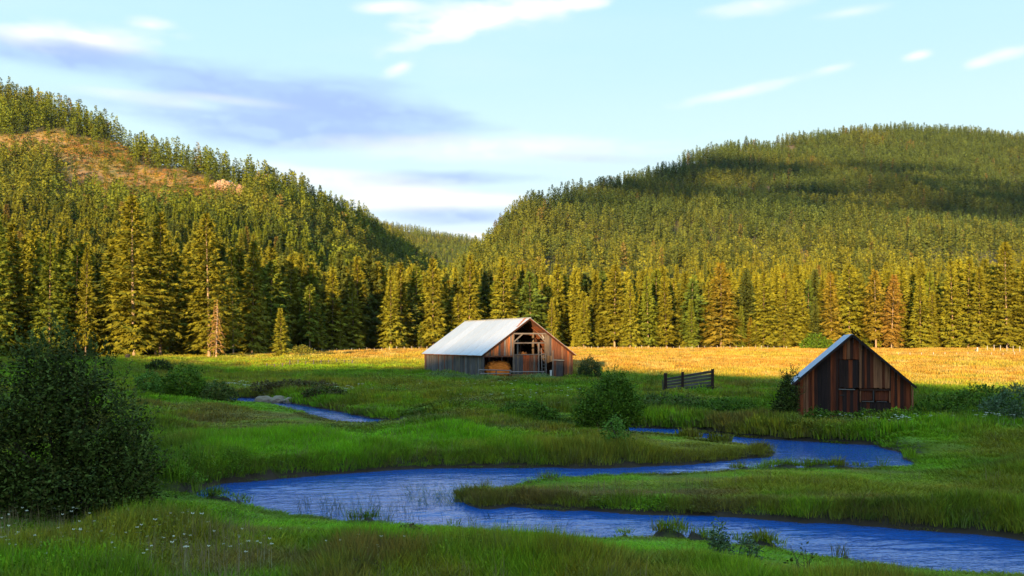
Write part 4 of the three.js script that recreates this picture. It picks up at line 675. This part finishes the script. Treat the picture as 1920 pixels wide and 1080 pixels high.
const spot = (x, y, D, turn, s, sy) => new THREE.Matrix4().compose(V4.set(x, y, -D), Q4.setFromAxisAngle(UPV, turn), S4.set(s, sy, s));
const insideHouse = (x, D) => {
  const c = Math.cos(BARN.turn), s = Math.sin(BARN.turn), dx = x - BARN.x, dz = BARN.D - D, lx = dx * c - dz * s, lz = dx * s + dz * c; if (lx > -0.12 && lx < BARN.W + 0.12 && lz < 0.15 && lz > -BARN.L - 0.1) return true;
  const c2 = Math.cos(SHED.turn), s2 = Math.sin(SHED.turn), ex = x - SHED.x, ez = SHED.D - D, kx = ex * c2 - ez * s2, kz = ex * s2 + ez * c2; return kx > -SHED.H - 0.15 && kx < SHED.H + 0.15 && kz < 0.15 && kz > -SHED.L - 0.1;
};
{
  const R = rng(2024), fine = [0, 1, 2].map((i) => tuft(60 + i, 16, 0.40, 0.20, 0.016, 0.55)), coarse = [0, 1, 2].map((i) => tuft(70 + i, 13, 0.42, 0.30, 0.05, 0.5)), hay = [0, 1].map((i) => tuft(90 + i, 12, 0.5, 0.42, 0.075, 0.45, 0.45)), leafy = [0, 1].map((i) => herb(80 + i, 44, 0.40, 0.28, 0.06));
  const lists = { fine: [[], [], []], coarse: [[], [], []], hay: [[], []], leafy: [[], []] }, N = 400000, c = [];
  for (let i = 0; i < N; i++) {
    const D = Math.pow(mix(Math.sqrt(13.5), Math.sqrt(272), R()), 2), px = -110 + R() * 2140, x = worldPx(px, D);
    if (D > edgeAt(px) + 3) continue;
    const [s, , od] = toStream(x, D); if (s < 0.04 + (od < -0.2 ? 0.1 : 0.0)) continue;
    if (insideHouse(x, D)) continue;
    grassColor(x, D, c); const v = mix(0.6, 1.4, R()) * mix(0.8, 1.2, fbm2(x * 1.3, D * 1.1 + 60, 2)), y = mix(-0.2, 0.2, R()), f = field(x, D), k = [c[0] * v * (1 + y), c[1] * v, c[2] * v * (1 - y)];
    if (R() < 0.09) { k[0] = mix(k[0], 0.22, 0.5); k[1] = mix(k[1], 0.17, 0.5); k[2] = mix(k[2], 0.07, 0.5); }
    const shore = smooth(0, od < -0.2 ? 3.2 : 0.9, s), tall = fbm2(x * 0.35, D * 0.28 + 20, 3), grow = (od < 0.05 ? mix(0.18, 1, smooth(0.2, Math.max(5.5, D * 0.16), s)) : mix(0.6, 1, shore)) * mix(0.5, 1.6, smooth(0.32, 0.72, tall)) * (1 - 0.6 * lowPoint(x, D)), sc = Math.pow(clamp(D / 20, 1, 9), 0.36);
    const gy = ground(x, D), turn = R() * 6.283;
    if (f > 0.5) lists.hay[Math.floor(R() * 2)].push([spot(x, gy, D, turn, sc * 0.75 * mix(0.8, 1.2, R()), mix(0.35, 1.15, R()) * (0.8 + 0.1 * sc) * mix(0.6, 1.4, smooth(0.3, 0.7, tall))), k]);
    else if (R() < smooth(0.52, 0.7, fbm2(x * 0.22 + 50, D * 0.18, 3)) * 0.5) lists.leafy[Math.floor(R() * 2)].push([spot(x, gy, D, turn, sc * mix(0.8, D > 45 ? 1.8 : 1.3, R()), grow * mix(0.7, D > 45 ? 2.0 : 1.25, R())), [k[0] * 0.85, k[1] * 0.9, k[2]]]);
    else if (D < 42) lists.fine[i % 3].push([spot(x, gy, D, turn, sc * mix(0.8, 1.25, R()), grow * mix(0.75, 1.3, R())), k]);
    else lists.coarse[i % 3].push([spot(x, gy, D, turn, sc * 0.8 * mix(0.8, 1.25, R()), grow * mix(0.75, 1.3, R())), k]);
  }
  for (const poly of [STREAM, BROOK]) for (let i = 0, j = poly.length - 1; i < poly.length; j = i++) {
    const [x0, d0] = poly[j], [x1, d1] = poly[i], len = Math.hypot(x1 - x0, d1 - d0);
    for (let k = 0; k < len * (poly === STREAM ? 60 : 26); k++) {
      const t = R(), x = mix(x0, x1, t) + (R() - 0.5) * 1.5, D = mix(d0, d1, t) + (R() - 0.5) * 1.5, [s, , od] = toStream(x, D); if (s < 0.0 || s > 0.75) continue; if (s < 0.1 && fbm2(x * 0.8, D * 0.8, 2) > 0.5) continue;
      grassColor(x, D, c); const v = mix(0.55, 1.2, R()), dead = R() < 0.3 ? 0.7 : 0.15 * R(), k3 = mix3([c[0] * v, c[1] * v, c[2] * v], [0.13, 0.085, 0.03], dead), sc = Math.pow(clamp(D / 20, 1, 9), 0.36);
      (D < 42 ? lists.fine : lists.coarse)[k % 3].push([spot(x, ground(x, D) - 0.02, D, R() * 6.283, sc * mix(0.7, 1.1, R()), (od < 0.05 ? 0.28 : mix(0.7, 1.1, R()))), k3]);
    }
  }
  scatter('meadow_grass', 'green and olive meadow grass on both sides of the stream', 'grass', [...fine.map((g, i) => ['grass_tufts', g, lists.fine[i]]), ...coarse.map((g, i) => ['grass_tufts', g, lists.coarse[i]]), ...leafy.map((g, i) => ['low_herbs', g, lists.leafy[i]])]);
  scatter('field_grass', 'dry golden grass of the sunny hayfield', 'grass', hay.map((g, i) => ['hay_tufts', g, lists.hay[i]]));
}
{ // white flower heads
  const R = rng(8), umbel = (() => { const f = new Faces(true), q = rng(4); f.tri([-0.006, 0, 0], [0.006, 0, 0], [0, 0.6, 0], [0, 0.5, 0.86]); for (let i = 0; i < 16; i++) { const a = q() * 6.283, r = 0.07 * Math.sqrt(q()), p = [Math.cos(a) * r, 0.6 + (q() - 0.5) * 0.02, Math.sin(a) * r], s = 0.018; f.tri(add(p, [-s, 0, s]), add(p, [s, 0.004, s]), add(p, [0, 0.012, -s]), [0, 0.8, 0.6]); } return f.geo(); })();
  const list = [], drop = (cx, cD, rx, rD, n, s) => { for (let i = 0; i < n; i++) { const a = R() * 6.283, r = Math.sqrt(R()), x = cx + Math.cos(a) * r * rx, D = cD + Math.sin(a) * r * rD; if (toStream(x, D)[0] < 0.4 || insideHouse(x, D)) continue; const w = mix(0.45, 0.72, R()); list.push([spot(x, ground(x, D), D, R() * 6, s * mix(0.7, 1.3, R()), mix(0.8, 1.25, R())), [w, w * 0.93, w * 0.66]]); } };
  drop(-9.5, 19.2, 3.2, 1.6, 60, 0.42); drop(-7.5, 17.2, 3.4, 0.9, 80, 0.38); drop(-4, 17.5, 2, 1, 20, 0.35);
  drop(18.6, 46.0, 3.2, 1.0, 60, 0.9); drop(21, 45.4, 1.6, 0.8, 26, 1.1); drop(25, 46.5, 2.4, 2.2, 60, 1.2); drop(14.2, 49.8, 1, 1, 8, 1.1);
  drop(-22, 82, 6, 3, 110, 1.7); drop(-13, 76, 4, 5, 60, 1.6); drop(-27, 88, 6, 3, 50, 1.6); drop(0, 70, 5, 14, 60, 1.4); drop(-5, 88, 6, 6, 40, 1.5); drop(5, 62, 4, 8, 24, 1.3);
  scatter('wild_flowers', 'scattered white wild flower heads in the grass', 'flowers', [['flower_heads', umbel, list]]);
}
{ // reed stalks standing in the near shallows, seed stalks in the corner
  const R = rng(66), reed = tuft(41, 2, 0.62, 0.14, 0.008, 0.75, 0.4), list = [], stalk = tuft(42, 5, 0.62, 0.12, 0.010, 0.35, 0.5), sl = [];
  for (let i = 0; i < 230; i++) { const D = mix(23.2, 27.4, R()), x = worldPx(mix(545, 800, R()), D); if (outline(STREAM, x, D)[0] > 0.1) continue; list.push([spot(x, WATER - 0.02, D, R() * 6, mix(0.8, 1.2, R()), mix(0.45, 1.1, R())), [0.05, 0.08, 0.03]]); }
  for (let i = 0; i < 120; i++) { const D = mix(22.6, 25, R()), x = worldPx(mix(830, 1060, R()), D); if (outline(STREAM, x, D)[0] > 0.1) continue; list.push([spot(x, WATER - 0.02, D, R() * 6, 1, mix(0.3, 0.65, R())), [0.03, 0.06, 0.03]]); }
  for (let i = 0; i < 220; i++) { const D = mix(27.0, 30.4, R()), x = worldPx(mix(755, 900, R()), D); if (outline(STREAM, x, D)[0] > 0.0) continue; list.push([spot(x, WATER - 0.02, D, R() * 6, 1.3, mix(0.3, 0.6, R())), [0.07, 0.13, 0.03]]); }
  for (let i = 0; i < 420; i++) { const D = mix(15.5, 22, R()), x = worldPx(mix(-40, 470, R()), D); sl.push([spot(x, ground(x, D), D, R() * 6, 1, mix(0.7, 1.25, R())), mix3([0.20, 0.16, 0.07], [0.28, 0.20, 0.11], R())]); }
  for (let i = 0; i < 3600; i++) { const D = mix(15, 62, Math.pow(R(), 1.3)), x = worldPx(mix(-60, 1980, R()), D), [s, , od] = toStream(x, D); if (s < 0.3 || (od < 0.05 && s < 4) || insideHouse(x, D) || fbm2(x * 0.2 + 5, D * 0.2, 3) < 0.47) continue; sl.push([spot(x, ground(x, D), D, R() * 6, Math.pow(D / 18, 0.5), mix(0.7, 1.2, R())), mix3([0.17, 0.15, 0.05], [0.30, 0.21, 0.10], R())]); }
  scatter('reeds', 'thin dark reed stalks standing in the near shallows', 'reeds', [['reed_stalks', reed, list]]);
  scatter('seed_stalks', 'thin tan seed stalks standing above the near meadow grass', 'grass', [['stalks', stalk, sl]]);
}

{ // dry grass, low brush and an outcrop on the open slopes of the near hill
  const R = rng(515), clump = tuft(43, 16, 1.5, 1.3, 0.32, 0.5, 0.5), brush = herb(44, 40, 1.6, 1.3, 0.7), grass = [], low = [];
  for (const [ox, od, rx, rd] of OPEN) for (let i = 0; i < 900; i++) {
    const x = ox + (R() * 2 - 1) * rx * 1.25, D = od + (R() * 2 - 1) * rd * 1.25; if (openness(x, D) < 0.15) continue;
    const n = fbm2(x * 0.06, D * 0.06, 3), c = mix3([0.30, 0.20, 0.03], [0.34, 0.16, 0.05], smooth(0.35, 0.65, n)), v = mix(0.6, 1.2, R());
    if (R() < 0.16 + 0.3 * smooth(0.5, 0.7, n)) low.push([spot(x, ground(x, D) - 0.2, D, R() * 6, mix(0.8, 2.2, R()), mix(0.7, 1.8, R())), mix3([0.10, 0.14, 0.02], [0.17, 0.15, 0.03], R())]);
    else grass.push([spot(x, ground(x, D) - 0.2, D, R() * 6, mix(0.8, 1.8, R()), mix(0.5, 1.1, R())), [c[0] * v, c[1] * v, c[2] * v]]);
  }
  scatter('hillside_brush', 'dry tawny grass and low brush on the open hillside clearing', 'brush', [['grass_clumps', clump, grass], ['brush_clumps', brush, low]]);
}
for (const [label, x, D, w, h, s] of [['pale pinkish rock outcrop jutting from the open hillside slope', -262, 806, 13, 10, 1], ['smaller rust-brown rock ledge beside the pale hillside outcrop', -246, 798, 10, 8, 2]]) {
  const g = new THREE.IcosahedronGeometry(1, 12), p = g.attributes.position;
  for (let i = 0; i < p.count; i++) { const a = p.getX(i), b = p.getY(i), c = p.getZ(i), n = 0.75 + (fbm3(a * 1.5 + s * 7, b * 2.2, c * 1.5, 4) - 0.5) * 1.1 + 0.16 * Math.round(3 * fbm3(a * 3 + s, b * 5, c * 3, 2)) / 3; p.setXYZ(i, a * n * w, b * n * h, c * n * w * 0.7); }
  g.computeVertexNormals(); const o = new THREE.Mesh(g, new THREE.MeshStandardMaterial({ color: s === 1 ? new THREE.Color(0.50, 0.31, 0.19) : new THREE.Color(0.33, 0.18, 0.11), roughness: 1, map: zincTex }));
  o.name = numbered('rock_outcrop'); o.userData = { label, category: 'rock' }; o.position.set(x, ground(x, D) + 1, -D); o.castShadow = o.receiveShadow = true; scene.add(o);
}
renderer.render(scene, camera);
